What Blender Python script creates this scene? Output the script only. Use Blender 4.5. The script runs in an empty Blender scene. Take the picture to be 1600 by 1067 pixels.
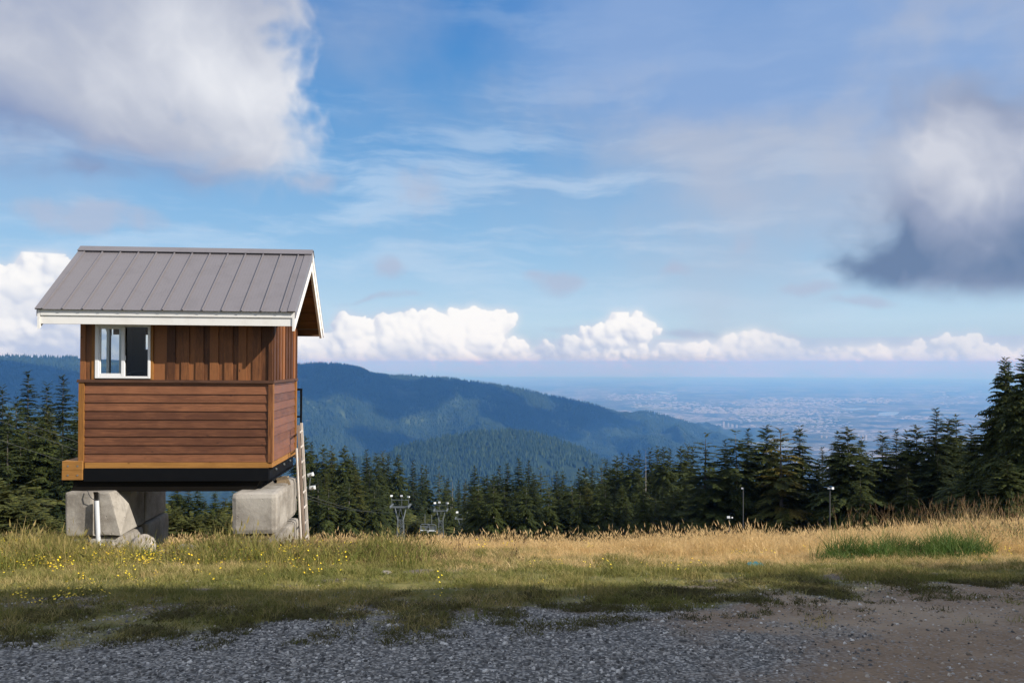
import bpy, math, random
import numpy as np
from mathutils import Vector, Matrix, Euler

scene = bpy.context.scene
R = math.radians
rng = np.random.default_rng(7)
random.seed(7)
F = 1244.0            # focal length in photograph pixels (28 mm on 36 mm)
HY = 566.0            # row of the eye level in the photograph
CX = 800.0

# ------------------------------------------------------------------ camera
cam_d = bpy.data.cameras.new('camera')
cam_d.lens = 28.0
cam_d.sensor_width = 36.0
cam_d.shift_y = (HY - 533.5) / 1600.0
cam_d.clip_start = 0.1
cam_d.clip_end = 400000.0
cam = bpy.data.objects.new('camera', cam_d)
cam.location = (0, 0, 0)
cam.rotation_euler = (R(90), 0, 0)
scene.collection.objects.link(cam)
scene.camera = cam

# ------------------------------------------------------------------ sun, exposure
SUN_AZ, SUN_EL = R(113.0), R(31.0)
SUN_DIR = Vector((math.sin(SUN_AZ) * math.cos(SUN_EL), math.cos(SUN_AZ) * math.cos(SUN_EL), math.sin(SUN_EL)))
sun_d = bpy.data.lights.new('sun', 'SUN')
sun_d.energy = 5.0
sun_d.angle = R(0.53)
sun_d.color = (1.0, 0.94, 0.85)
sun = bpy.data.objects.new('sun', sun_d)
sun.rotation_euler = SUN_DIR.to_track_quat('Z', 'Y').to_euler()
sun.location = SUN_DIR * 60
scene.collection.objects.link(sun)
scene.view_settings.view_transform = 'Standard'
scene.view_settings.look = 'None'
scene.view_settings.exposure = 0.25
scene.view_settings.gamma = 1.0
scene.view_settings.use_curve_mapping = False
scene.render.engine = 'CYCLES'
cy = scene.cycles
cy.use_denoising = True
try:
    cy.denoiser = 'OPENIMAGEDENOISE'
    cy.denoising_input_passes = 'RGB_ALBEDO_NORMAL'
    cy.denoising_prefilter = 'ACCURATE'
except Exception:
    pass
cy.max_bounces = 6
cy.diffuse_bounces = 3
cy.glossy_bounces = 3
cy.transmission_bounces = 4
cy.transparent_max_bounces = 16
cy.volume_bounces = 1
cy.sample_clamp_indirect = 8.0
cy.use_adaptive_sampling = False


# ------------------------------------------------------------------ node helper
class G:
    def __init__(s, nt):
        s.nt = nt

    def put(s, sock, v):
        if isinstance(v, bpy.types.NodeSocket):
            s.nt.links.new(v, sock)
        elif v is not None:
            sock.default_value = v

    def node(s, t, **kw):
        n = s.nt.nodes.new(t)
        for k, v in kw.items():
            setattr(n, k, v)
        return n

    def m(s, op, a, b=None, c=None, clamp=False):
        n = s.node('ShaderNodeMath', operation=op, use_clamp=clamp)
        for i, v in enumerate((a, b, c)):
            if v is not None:
                s.put(n.inputs[i], v)
        return n.outputs[0]

    def add(s, a, b): return s.m('ADD', a, b)
    def sub(s, a, b): return s.m('SUBTRACT', a, b)
    def mul(s, a, b): return s.m('MULTIPLY', a, b)

    def v(s, op, a, b=None, c=None, out=0):
        n = s.node('ShaderNodeVectorMath', operation=op)
        for i, x in enumerate((a, b, c)):
            if x is not None:
                s.put(n.inputs[i], x)
        return n.outputs['Value'] if op in ('LENGTH', 'DOT_PRODUCT', 'DISTANCE') else n.outputs[0]

    def scale(s, a, k):
        n = s.node('ShaderNodeVectorMath', operation='SCALE')
        s.put(n.inputs[0], a)
        s.put(n.inputs['Scale'], k)
        return n.outputs[0]

    def xyz(s, x=0.0, y=0.0, z=0.0):
        n = s.node('ShaderNodeCombineXYZ')
        for i, q in enumerate((x, y, z)):
            s.put(n.inputs[i], q)
        return n.outputs[0]

    def sep(s, a):
        n = s.node('ShaderNodeSeparateXYZ')
        s.put(n.inputs[0], a)
        return n.outputs

    def ss(s, x, lo, hi, a=0.0, b=1.0):
        n = s.node('ShaderNodeMapRange', interpolation_type='SMOOTHSTEP')
        s.put(n.inputs[0], x)
        for i, q in zip((1, 2, 3, 4), (lo, hi, a, b)):
            s.put(n.inputs[i], q)
        return n.outputs[0]

    def lin(s, x, lo, hi, a=0.0, b=1.0):
        n = s.node('ShaderNodeMapRange', interpolation_type='LINEAR')
        s.put(n.inputs[0], x)
        for i, q in zip((1, 2, 3, 4), (lo, hi, a, b)):
            s.put(n.inputs[i], q)
        return n.outputs[0]

    def noise(s, vec, scale, detail=4.0, rough=0.55, dist=0.0, col=False):
        n = s.node('ShaderNodeTexNoise')
        s.put(n.inputs['Vector'], vec)
        s.put(n.inputs['Scale'], scale)
        n.inputs['Detail'].default_value = detail
        n.inputs['Roughness'].default_value = rough
        n.inputs['Distortion'].default_value = dist
        return n.outputs['Color' if col else 'Fac']

    def voro(s, vec, scale, feature='F1', detail=0.0, rough=0.5, out='Distance', smooth=0.6):
        n = s.node('ShaderNodeTexVoronoi', feature=feature)
        s.put(n.inputs['Vector'], vec)
        s.put(n.inputs['Scale'], scale)
        n.inputs['Detail'].default_value = detail
        n.inputs['Roughness'].default_value = rough
        if feature == 'SMOOTH_F1':
            n.inputs['Smoothness'].default_value = smooth
        return n.outputs[out]

    def mix(s, f, a, b, blend='MIX'):
        n = s.node('ShaderNodeMix', data_type='RGBA', blend_type=blend)
        s.put(n.inputs[0], f)
        for i, q in ((6, a), (7, b)):
            s.put(n.inputs[i], q if isinstance(q, bpy.types.NodeSocket) else (q[0], q[1], q[2], 1.0))
        return n.outputs[2]

    def ramp(s, x, stops, interp='LINEAR'):
        n = s.node('ShaderNodeValToRGB')
        s.put(n.inputs[0], x)
        cr = n.color_ramp
        cr.interpolation = interp
        while len(cr.elements) < len(stops):
            cr.elements.new(0.5)
        for e, (p, c) in zip(cr.elements, stops):
            e.position = p
            e.color = (c[0], c[1], c[2], 1.0) if not isinstance(c, (int, float)) else (c, c, c, 1.0)
        return n.outputs[0]


# ------------------------------------------------------------------ world: Nishita sky with clouds laid over it by direction
def ang(px, py):
    a = math.atan((px - CX) / F)
    return a, math.atan((HY - py) / F * math.cos(a))


# ------------------------------------------------------------------ clouds: computed once, by direction, for the whole sphere
def s2l(*c):
    return np.array([(v / 255 / 12.92) if v / 255 <= 0.04045 else ((v / 255 + 0.055) / 1.055) ** 2.4 for v in c], np.float32)


def smooth(x, a, b):
    t = np.clip((x - a) / (b - a), 0, 1)
    return t * t * (3 - 2 * t)


def perlin(U, V, P, seed):
    """gradient noise, periodic in U with period 1 (P cells)"""
    r = np.random.default_rng(seed)
    Q = 4 * P
    th = r.random((Q, P)).astype(np.float32) * 6.28318
    gx, gy = np.cos(th), np.sin(th)
    X = U * P
    Y = V * P
    i = np.floor(X).astype(np.int32)
    j = np.floor(Y).astype(np.int32)
    fx = (X - i).astype(np.float32)
    fy = (Y - j).astype(np.float32)
    i0, i1, j0, j1 = i % P, (i + 1) % P, j % Q, (j + 1) % Q
    u = fx * fx * fx * (fx * (fx * 6 - 15) + 10)
    v = fy * fy * fy * (fy * (fy * 6 - 15) + 10)
    a = gx[j0, i0] * fx + gy[j0, i0] * fy
    b = gx[j0, i1] * (fx - 1) + gy[j0, i1] * fy
    c = gx[j1, i0] * fx + gy[j1, i0] * (fy - 1)
    d = gx[j1, i1] * (fx - 1) + gy[j1, i1] * (fy - 1)
    a += u * (b - a)
    c += u * (d - c)
    return a + v * (c - a)


def fbm(U, V, P, octv, seed, gain=0.52):
    out = 0
    amp = 1.0
    for k in range(octv):
        out = out + amp * perlin(U, V, P * 2 ** k, seed + k)
        amp *= gain
    return out * 1.7


def cloud_image(az0, az1, el0, el1, W, H, fine):
    az = (az0 + (np.arange(W, dtype=np.float32) + 0.5) / W * (az1 - az0))[None, :]
    el = (el0 + (np.arange(H, dtype=np.float32) + 0.5) / H * (el1 - el0))[:, None]
    Wd, Hd = np.broadcast_arrays(az, el)
    U = (Wd / (2 * math.pi) + 0.5).astype(np.float32)
    V = (Hd / (2 * math.pi) + 0.5).astype(np.float32)
    X = (Wd * F).astype(np.float32)
    Y = (Hd * F).astype(np.float32)
    o = 0 if fine else -2

    def ctr(px, py):
        a, e = ang(px, py)
        return a * F, e * F

    w1 = fbm(U, V, 26, 5 + o, 11)
    w2 = fbm(U, V, 26, 5 + o, 31)

    def blob(lst, wx=0.0):
        x, y = (X + 1.3 * wx * w1, Y + 1.3 * wx * w2)
        acc = None
        for (px, py, rx, ry) in lst:
            cx, cy_ = ctr(px, py)
            q = np.exp(-6.0 * np.sqrt(((x - cx) / rx) ** 2 + ((y - cy_) / ry) ** 2))
            acc = q if acc is None else acc + q
        return 1.0 + np.log(acc) / 6.0             # smooth union of cones: 1 at a centre, 0 at the rim

    def gauss(px, py, rx, ry):
        cx, cy_ = ctr(px, py)
        return np.exp(-((X - cx) / rx) ** 2 - ((Y - cy_) / ry) ** 2)

    C = np.zeros((H, W, 3), np.float32)
    A = np.zeros((H, W), np.float32)

    def over(col, a):
        nonlocal C, A
        a = np.clip(a, 0, 1)
        C = C * (1 - a[..., None]) + col * a[..., None]
        A = A * (1 - a) + a

    # thin high streaks
    st = fbm(U + 0.003 * w1 + 0.35 * V, V * 6.0 + 0.010 * w2, 20, 7 + o, 51, 0.6)
    a = smooth(st, -0.3, 1.0) * smooth(Y, 20, 90) * (0.30 + 0.5 * np.exp(-((Y - 260) / 170) ** 2))
    a = a * (1 - 0.8 * gauss(640, 70, 170, 110))
    over(s2l(205, 224, 244), a * 0.62)
    # soft lavender veil, upper right; patches of the same over the rest of the sky
    vn = fbm(U, V * 1.3, 12, 7 + o, 71, 0.5)
    vb = np.maximum(blob([(1360, 30, 560, 260), (1560, 190, 300, 200), (990, 30, 260, 140), (1180, 130, 320, 120)], 30), 0)
    vb = np.maximum(vb, smooth(Y, 620, 900) * 0.55)
    vb = np.maximum(vb, smooth(np.abs(X), 1000, 1500) * 0.5 * smooth(Y, 120, 300))
    a = smooth(vb + 0.34 * vn, -0.05, 0.65) * 0.82
    t = smooth(vn, -0.3, 0.4)[..., None]
    over(s2l(144, 172, 216) * (1 - t) + s2l(184, 191, 209) * t, a)
    # broken bright cloud over the unseen sky, added to brighten and neutralise the shade
    o1 = fbm(U, V * 1.4, 9, 6 + o, 301, 0.55)
    o2 = fbm(U, V * 1.4, 20, 5 + o, 321, 0.5)
    rest = np.maximum(smooth(Y, 640, 900), smooth(np.abs(X), 1050, 1500) * smooth(Y, 60, 240))
    t = smooth(o1 - 0.5 * o2, -0.5, 0.7)[..., None]
    over(s2l(238, 239, 243) * (1 - t) + s2l(196, 202, 216) * t, rest * smooth(o1 + 0.35 * o2, -0.42, 0.12) * 0.94)
    # grey scraps
    f5 = fbm(U, V, 60, 5 + o, 91)
    sb = blob([(855, 443, 60, 22), (820, 436, 30, 16), (600, 340, 90, 34), (665, 315, 52, 46), (1155, 385, 52, 38), (1062, 432, 34, 16),
               (1265, 448, 60, 12), (572, 461, 80, 7), (610, 425, 34, 22), (120, 345, 160, 22), (470, 290, 70, 26), (1330, 465, 60, 10), (1090, 520, 200, 9), (1330, 537, 200, 6)], 14)
    over(s2l(178, 190, 214), smooth(0.8 * sb + 0.62 * f5 + 0.2 * w1, 0.05, 0.95) * smooth(sb, -0.5, 0.3) * 0.75)

    # horizon cumulus: heaps of puffs, each a lit ball
    zb = np.full((H, W), -1e3, np.float32)
    top = np.zeros((H, W), np.float32)
    r = np.random.default_rng(5)
    heaps = [(620, 532, 122, 57, 26), (690, 528, 90, 50, 20), (748, 530, 72, 50, 18), (560, 542, 86, 46, 16), (490, 552, 70, 46, 12), (690, 556, 200, 24, 26),
             (805, 560, 60, 32, 12), (962, 516, 54, 30, 14), (1000, 518, 34, 28, 9), (905, 553, 62, 33, 13), (1050, 558, 86, 26, 16), (1130, 562, 80, 22, 14), (1255, 567, 80, 15, 12), (1395, 565, 70, 18, 12),
             (1180, 552, 70, 34, 18), (1238, 553, 26, 16, 5), (1120, 563, 70, 20, 12), (1080, 556, 50, 22, 8), (1290, 562, 74, 20, 12), (1365, 558, 34, 20, 7), (960, 562, 120, 20, 16),
             (1335, 563, 64, 20, 11), (1488, 552, 66, 24, 14), (840, 566, 110, 18, 16), (1180, 570, 130, 14, 16), (1330, 573, 150, 10, 16), (1500, 570, 110, 14, 14), (1425, 560, 56, 22, 10), (1610, 568, 70, 28, 10),
             (40, 470, 76, 70, 20), (-50, 500, 100, 100, 18), (108, 512, 66, 50, 14), (60, 540, 120, 26, 14), (220, 540, 120, 46, 14), (350, 545, 130, 40, 14), (440, 552, 90, 36, 12),
             (1800, 560, 150, 50, 14), (-320, 540, 200, 70, 16)]
    rr = np.random.default_rng(77)
    for px_ in range(462, 1600, 30):                 # its low continuous foot
        heaps.append((px_ + rr.uniform(-10, 10), 568 + rr.uniform(-3, 3), rr.uniform(34, 62), rr.uniform(11, 20), 8))
    for k in range(70):                              # the bank goes on round the horizon
        a_ = rr.uniform(0.9, 2 * math.pi - 0.9)
        a_ = a_ if a_ < math.pi else a_ - 2 * math.pi
        w_ = rr.uniform(60, 200)
        heaps.append((None, a_ * F, w_, w_ * rr.uniform(0.25, 0.5), int(w_ / 9)))
    sx, sy = (az1 - az0) / W * F, (el1 - el0) / H * F
    X0, Y0 = az0 * F, el0 * F

    def stamp(cx, cy_, rad, z0, flat):
        ia, ib = int((cx - rad - X0) / sx), int((cx + rad - X0) / sx) + 2
        ja, jb = int((cy_ - rad - Y0) / sy), int((cy_ + rad - Y0) / sy) + 2
        ia, ib, ja, jb = max(ia, 0), min(ib, W), max(ja, 0), min(jb, H)
        if ia >= ib or ja >= jb:
            return
        dx = (X[ja:jb, ia:ib] + 0.42 * wx_[ja:jb, ia:ib] * rad - cx) / rad
        dy = (Y[ja:jb, ia:ib] + 0.42 * wy_[ja:jb, ia:ib] * rad - cy_) / rad
        q = 1 - dx * dx - dy * dy
        h = np.where(q > 0, z0 + rad * np.sqrt(np.maximum(q, 0)) * flat, -1e3)
        np.maximum(zb[ja:jb, ia:ib], h, out=zb[ja:jb, ia:ib])

    wx_, wy_ = fbm(U, V, 150, 4 + o, 111), fbm(U, V, 150, 4 + o, 131)
    for hp in heaps:
        if hp[0] is None:
            _, cx, rx, ry, n = hp
            cy_ = ry * 0.3
        else:
            cx, cy_ = ctr(hp[0], hp[1])
            rx, ry, n = hp[2:]
        stamp(cx, cy_, min(rx, ry) * 0.9, 0, 0.8)
        for k in range(n):
            th = r.uniform(0, 2 * math.pi)
            q = math.sqrt(r.random()) * 0.86
            bx, by = cx + rx * q * math.cos(th), cy_ + ry * q * math.sin(th)
            rad = min(rx, ry) * r.uniform(0.26, 0.5) * (1.1 - 0.45 * q)
            z0 = 30 * (1 - q * q)
            stamp(bx, by, rad, z0, 0.75)
            for m_ in range(9):
                t2 = r.uniform(-0.5, math.pi + 0.5)
                q2 = r.uniform(0.5, 0.98)
                r2 = rad * r.uniform(0.25, 0.48)
                if r2 > 2.0:
                    stamp(bx + rad * q2 * math.cos(t2), by + rad * q2 * math.sin(t2), r2, z0 + rad * math.sqrt(1 - q2 * q2) * 0.75, 0.7)
    cov = (zb > -500).astype(np.float32)

    def blur(a_, n):
        for ax in (0, 1):
            k = np.cumsum(np.concatenate([np.repeat(np.take(a_, [0], ax), n + 1, ax), a_, np.repeat(np.take(a_, [-1], ax), n, ax)], ax), ax)
            L = a_.shape[ax]
            a_ = (np.take(k, np.arange(2 * n + 1, L + 2 * n + 1), ax) - np.take(k, np.arange(0, L), ax)) / (2 * n + 1)
        return a_
    k = max(1, int(round(1.1 / sx)))
    z = np.where(cov > 0, zb, 0)
    zs = blur(z, k) / np.maximum(blur(cov, k), 1e-3)
    zl = blur(blur(z, 6 * k), 6 * k) / np.maximum(blur(blur(cov, 6 * k), 6 * k), 1e-3)
    def lamb(h):
        gx_ = np.gradient(h, axis=1) / sx
        gy_ = np.gradient(h, axis=0) / sy
        return (-gx_ * 0.55 - gy_ * 0.62 + 0.56) / np.sqrt(1 + gx_ * gx_ + gy_ * gy_)
    lam = blur(lamb(zs), k)
    crev = np.clip((zs - zl) / 16.0, -1, 1)
    n3 = fbm(U, V, 40, 5 + o, 151)
    n4 = fbm(U, V, 16, 4 + o, 171)
    hgt = smooth(Y, -12, 48)
    lamL = lamb(blur(blur(zs, 4 * k), 4 * k))
    sh = -0.10 + 0.14 * lam + 0.40 * lamL + 0.08 * crev + 0.50 * hgt + 0.24 * n3 + 0.44 * n4
    sh = smooth(sh, -0.12, 0.98)[..., None]
    dist = (0.5 + 0.5 * smooth(X, 150, 420))[..., None]   # the far right of the bank is seen through more air
    white = s2l(254, 253, 252) * (1.5 - dist) + s2l(238, 236, 240) * (dist - 0.5)
    grey = s2l(186, 198, 222) * (1.5 - dist) + s2l(176, 193, 222) * (dist - 0.5)
    col = grey * (1 - sh) + white * sh
    base = -18 + 5 * n4 * 3 - 6 * smooth(X, -100, 200)
    ac = blur(cov, k) * smooth(Y - base, -9, 9)
    ac = smooth(ac, 0.0, 1.0) * (0.9 + 0.1 * hgt) * np.clip(0.80 + 0.3 * n3 + 0.4 * hgt - 0.08 * smooth(X, 150, 420), 0.6, 1)
    bot = smooth(Y - base, 20, -4)[..., None] * 0.6
    col = col * (1 - bot) + s2l(150, 175, 212) * bot
    low = smooth(Y + 9 * n3 + 16 * n4, 24, 6) * smooth(Y + 5 * n4, -17, 2) * smooth(np.abs(X), 700, 640)
    over(s2l(196, 209, 229) * (1 - smooth(n3, -.4, .5))[..., None] + s2l(232, 235, 240) * smooth(n3, -.4, .5)[..., None], low * 0.8)
    shelf = smooth(Y, 38, 33) * smooth(Y, -12, 6) * smooth(n4 + 0.1 + 0.3 * smooth(X, 100, 300), -0.2, 0.3) * 0.75
    over(s2l(188, 202, 226), shelf)
    kb = max(1, int(round(7 / sx)))
    halo = blur(blur(cov, kb), kb) * smooth(Y - base, -12, 12) * smooth(np.abs(X), 760, 680)
    over(s2l(205, 214, 231) * (1 - smooth(n3, -.5, .5))[..., None] + s2l(236, 237, 241) * smooth(n3, -.5, .5)[..., None], np.clip(halo * 1.5, 0, 1) * 0.85)
    over(col, ac * (1 - 0.25 * smooth(X, 120, 420)))

    def billow(P, octv, seed):
        out, amp = 0, 1.0
        for k in range(octv):
            out = out + amp * (0.32 - np.abs(perlin(U + .004 * w1, V + .004 * w2, P * 2 ** k, seed + k)) * 1.7)
            amp *= 0.55
        return out
    bl1, bl2 = billow(26, 5 + o, 401), billow(48, 4 + o, 421)
    # slate cloud at the right edge with a pale shoulder
    f7 = fbm(U, V, 22, 7 + o, 191, 0.5)
    D = blob([(1600, 330, 200, 130), (1475, 285, 96, 96), (1580, 220, 140, 96), (1430, 350, 125, 100), (1400, 405, 120, 52), (1720, 300, 260, 170), (1500, 410, 220, 46)], 34) + 0.30 * f7 + 0.40 * bl1 + 0.22 * bl2 - 0.06
    s = 0.46 + 0.46 * gauss(1434, 248, 44, 40) + 0.26 * gauss(1590, 215, 160, 80) + 0.16 * gauss(1530, 310, 90, 50) - 0.58 * gauss(1580, 402, 260, 66) - 0.10 * gauss(1400, 410, 110, 40) + 0.26 * f7 + 0.34 * bl1 + 0.22 * bl2 - 0.05
    s = np.clip(s, 0, 1)[..., None]
    dk, md, lt = s2l(106, 128, 162), s2l(154, 165, 191), s2l(208, 212, 224)
    col = np.where(s < 0.5, dk + (md - dk) * s * 2, md + (lt - md) * (s * 2 - 1))
    a = smooth(D, -0.16, 0.46) * smooth(Y + 26 * f7 + 8 * f5, ctr(1500, 472)[1], ctr(1500, 422)[1])
    over(col, a * 0.97)

    # big cloud of the upper left
    f8 = fbm(U, V, 18, 8 + o, 211, 0.52)
    f9 = fbm(U, V, 9, 5 + o, 231, 0.5)
    D = blob([(110, 40, 285, 205), (300, 80, 122, 155), (235, 185, 200, 128), (30, 200, 240, 130), (365, 140, 62, 115), (345, 25, 110, 120), (330, 240, 105, 64), (285, 258, 150, 56), (150, 285, 180, 46), (-250, 20, 350, 270), (0, -250, 250, 250), (-700, 0, 400, 260)], 34) + 0.34 * f8 + 0.34 * bl1 + 0.22 * bl2 - 0.10 + 0.30 * gauss(345, 40, 110, 100)
    s = 0.50 + 0.42 * gauss(340, 110, 110, 150) + 0.20 * gauss(200, 110, 160, 70) - 0.10 * gauss(40, 0, 170, 60) - 0.48 * gauss(170, 268, 260, 58) - 0.14 * gauss(20, 210, 120, 60) + 0.22 * f9 + 0.20 * f8 + 0.22 * bl1 + 0.16 * bl2 - 0.03
    s = np.clip(s, 0, 1)[..., None]
    dk, md, lt = s2l(136, 153, 190), s2l(188, 194, 210), s2l(233, 235, 241)
    col = np.where(s < 0.5, dk + (md - dk) * s * 2, md + (lt - md) * (s * 2 - 1))
    wide = 0.36 + 0.6 * smooth(Y, ctr(200, 170)[1], ctr(200, 270)[1])
    a = smooth(D / wide, 0.0, 1.0) * smooth(Y + 30 * f8 + 25 * f9, ctr(200, 352)[1], ctr(200, 262)[1])
    over(col, a * 0.98)
    return C, A


def build_world():
    w = bpy.data.worlds.new('World')
    scene.world = w
    w.use_nodes = True
    nt = w.node_tree
    nt.nodes.clear()
    g = G(nt)
    sky = g.node('ShaderNodeTexSky', sky_type='NISHITA')
    sky.sun_disc = False
    sky.sun_elevation = SUN_EL
    sky.sun_rotation = SUN_AZ
    sky.altitude = 1100.0
    sky.air_density = 1.0
    sky.dust_density = 0.6
    sky.ozone_density = 2.0
    d = g.node('ShaderNodeTexCoord').outputs['Generated']
    x, y, z = g.sep(d)
    g.put(sky.inputs[0], g.v('NORMALIZE', g.xyz(x, y, g.m('MAXIMUM', z, 0.012))))   # below eye level the horizon colour goes on behind the plain
    az = g.m('ARCTAN2', x, y)
    el = g.m('ARCSINE', z)
    L = lambda *c: tuple(float(q) for q in s2l(*c))
    grad = g.ramp(g.lin(el, -0.02, 0.55), [(0.0, L(120, 157, 196)), (0.035, L(132, 166, 202)), (0.085, L(184, 211, 234)), (0.12, L(190, 219, 241)), (0.28, L(150, 196, 234)),
                                          (0.52, L(100, 163, 221)), (0.78, L(50, 132, 207)), (1.0, L(40, 112, 190))])
    base = g.mix(0.85, sky.outputs[0], g.scale(grad, 10.0))     # clear-air grade over the Nishita sky
    win = (-0.64, 0.64, -0.06, 0.523)
    outs = []
    for nm, (a0, a1, e0, e1), W, H, fine in (('cloud_cover_view', win, 1800, 820, True), ('cloud_cover_sphere', (-math.pi, math.pi, -0.3, math.pi / 2), 1400, 417, False)):
        C, A = cloud_image(a0, a1, e0, e1, W, H, fine)
        im = bpy.data.images.new(nm, W, H, alpha=True, float_buffer=True, is_data=True)
        im.alpha_mode = 'CHANNEL_PACKED'
        im.pixels.foreach_set(np.concatenate([C, A[..., None]], -1).astype(np.float32).ravel())
        im.pack()
        n = g.node('ShaderNodeTexImage', interpolation='Linear', extension='EXTEND')
        n.image = im
        g.put(n.inputs[0], g.xyz(g.lin(az, a0, a1), g.lin(el, e0, e1), 0.0))
        outs.append(n)
    inside = g.mul(g.mul(g.ss(az, -0.63, -0.60), g.ss(az, 0.63, 0.60)), g.mul(g.ss(el, 0.515, 0.49), g.ss(el, -0.058, -0.05)))
    c = g.mix(inside, outs[1].outputs['Color'], outs[0].outputs['Color'])
    al = g.add(g.mul(outs[1].outputs['Alpha'], g.sub(1.0, inside)), g.mul(outs[0].outputs['Alpha'], inside))
    col = g.v('ADD', g.scale(base, g.sub(1.0, al)), g.scale(c, 10.0))
    bg = g.node('ShaderNodeBackground')
    g.put(bg.inputs[0], col)
    bg.inputs[1].default_value = 0.1 * 2 ** -0.25
    out = g.node('ShaderNodeOutputWorld')
    nt.links.new(bg.outputs[0], out.inputs[0])
    w.cycles.sampling_method = 'MANUAL'
    w.cycles.sample_map_resolution = 1024


build_world()


# ------------------------------------------------------------------ helpers: objects and meshes
COL = scene.collection


def tag(o, label=None, cat=None, group=None, kind=None):
    if label: o['label'] = label
    if cat: o['category'] = cat
    if group: o['group'] = group
    if kind: o['kind'] = kind
    return o


def link(name, data, parent=None, loc=None):
    o = bpy.data.objects.new(name, data)
    COL.objects.link(o)
    if parent is not None:
        o.parent = parent
    if loc is not None:
        o.location = loc
    return o


def empty(name, loc, label, cat, group=None, rot=(0, 0, 0)):
    o = bpy.data.objects.new(name, None)
    o.empty_display_size = 0.3
    COL.objects.link(o)
    o.location = loc
    o.rotation_euler = rot
    return tag(o, label, cat, group)


def npmesh(name, V, FA, mats=None, smooth=False, midx=None):
    """mesh from numpy arrays; FA is one (M,k) array or a list of them"""
    V = np.asarray(V, np.float32)
    FA = [np.asarray(f, np.int32) for f in (FA if isinstance(FA, (list, tuple)) else [FA])]
    FA = [f for f in FA if len(f)]
    me = bpy.data.meshes.new(name)
    me.vertices.add(len(V))
    me.vertices.foreach_set('co', V.ravel())
    loops = np.concatenate([f.ravel() for f in FA])
    sizes = np.concatenate([np.full(len(f), f.shape[1], np.int32) for f in FA])
    me.loops.add(len(loops))
    me.loops.foreach_set('vertex_index', loops)
    me.polygons.add(len(sizes))
    me.polygons.foreach_set('loop_start', np.concatenate([[0], np.cumsum(sizes)[:-1]]).astype(np.int32))
    if smooth:
        me.polygons.foreach_set('use_smooth', np.ones(len(sizes), bool))
    for m_ in (mats or []):
        me.materials.append(m_)
    if midx is not None:
        me.polygons.foreach_set('material_index', np.asarray(midx, np.int32))
    me.update(calc_edges=True)
    return me


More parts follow.
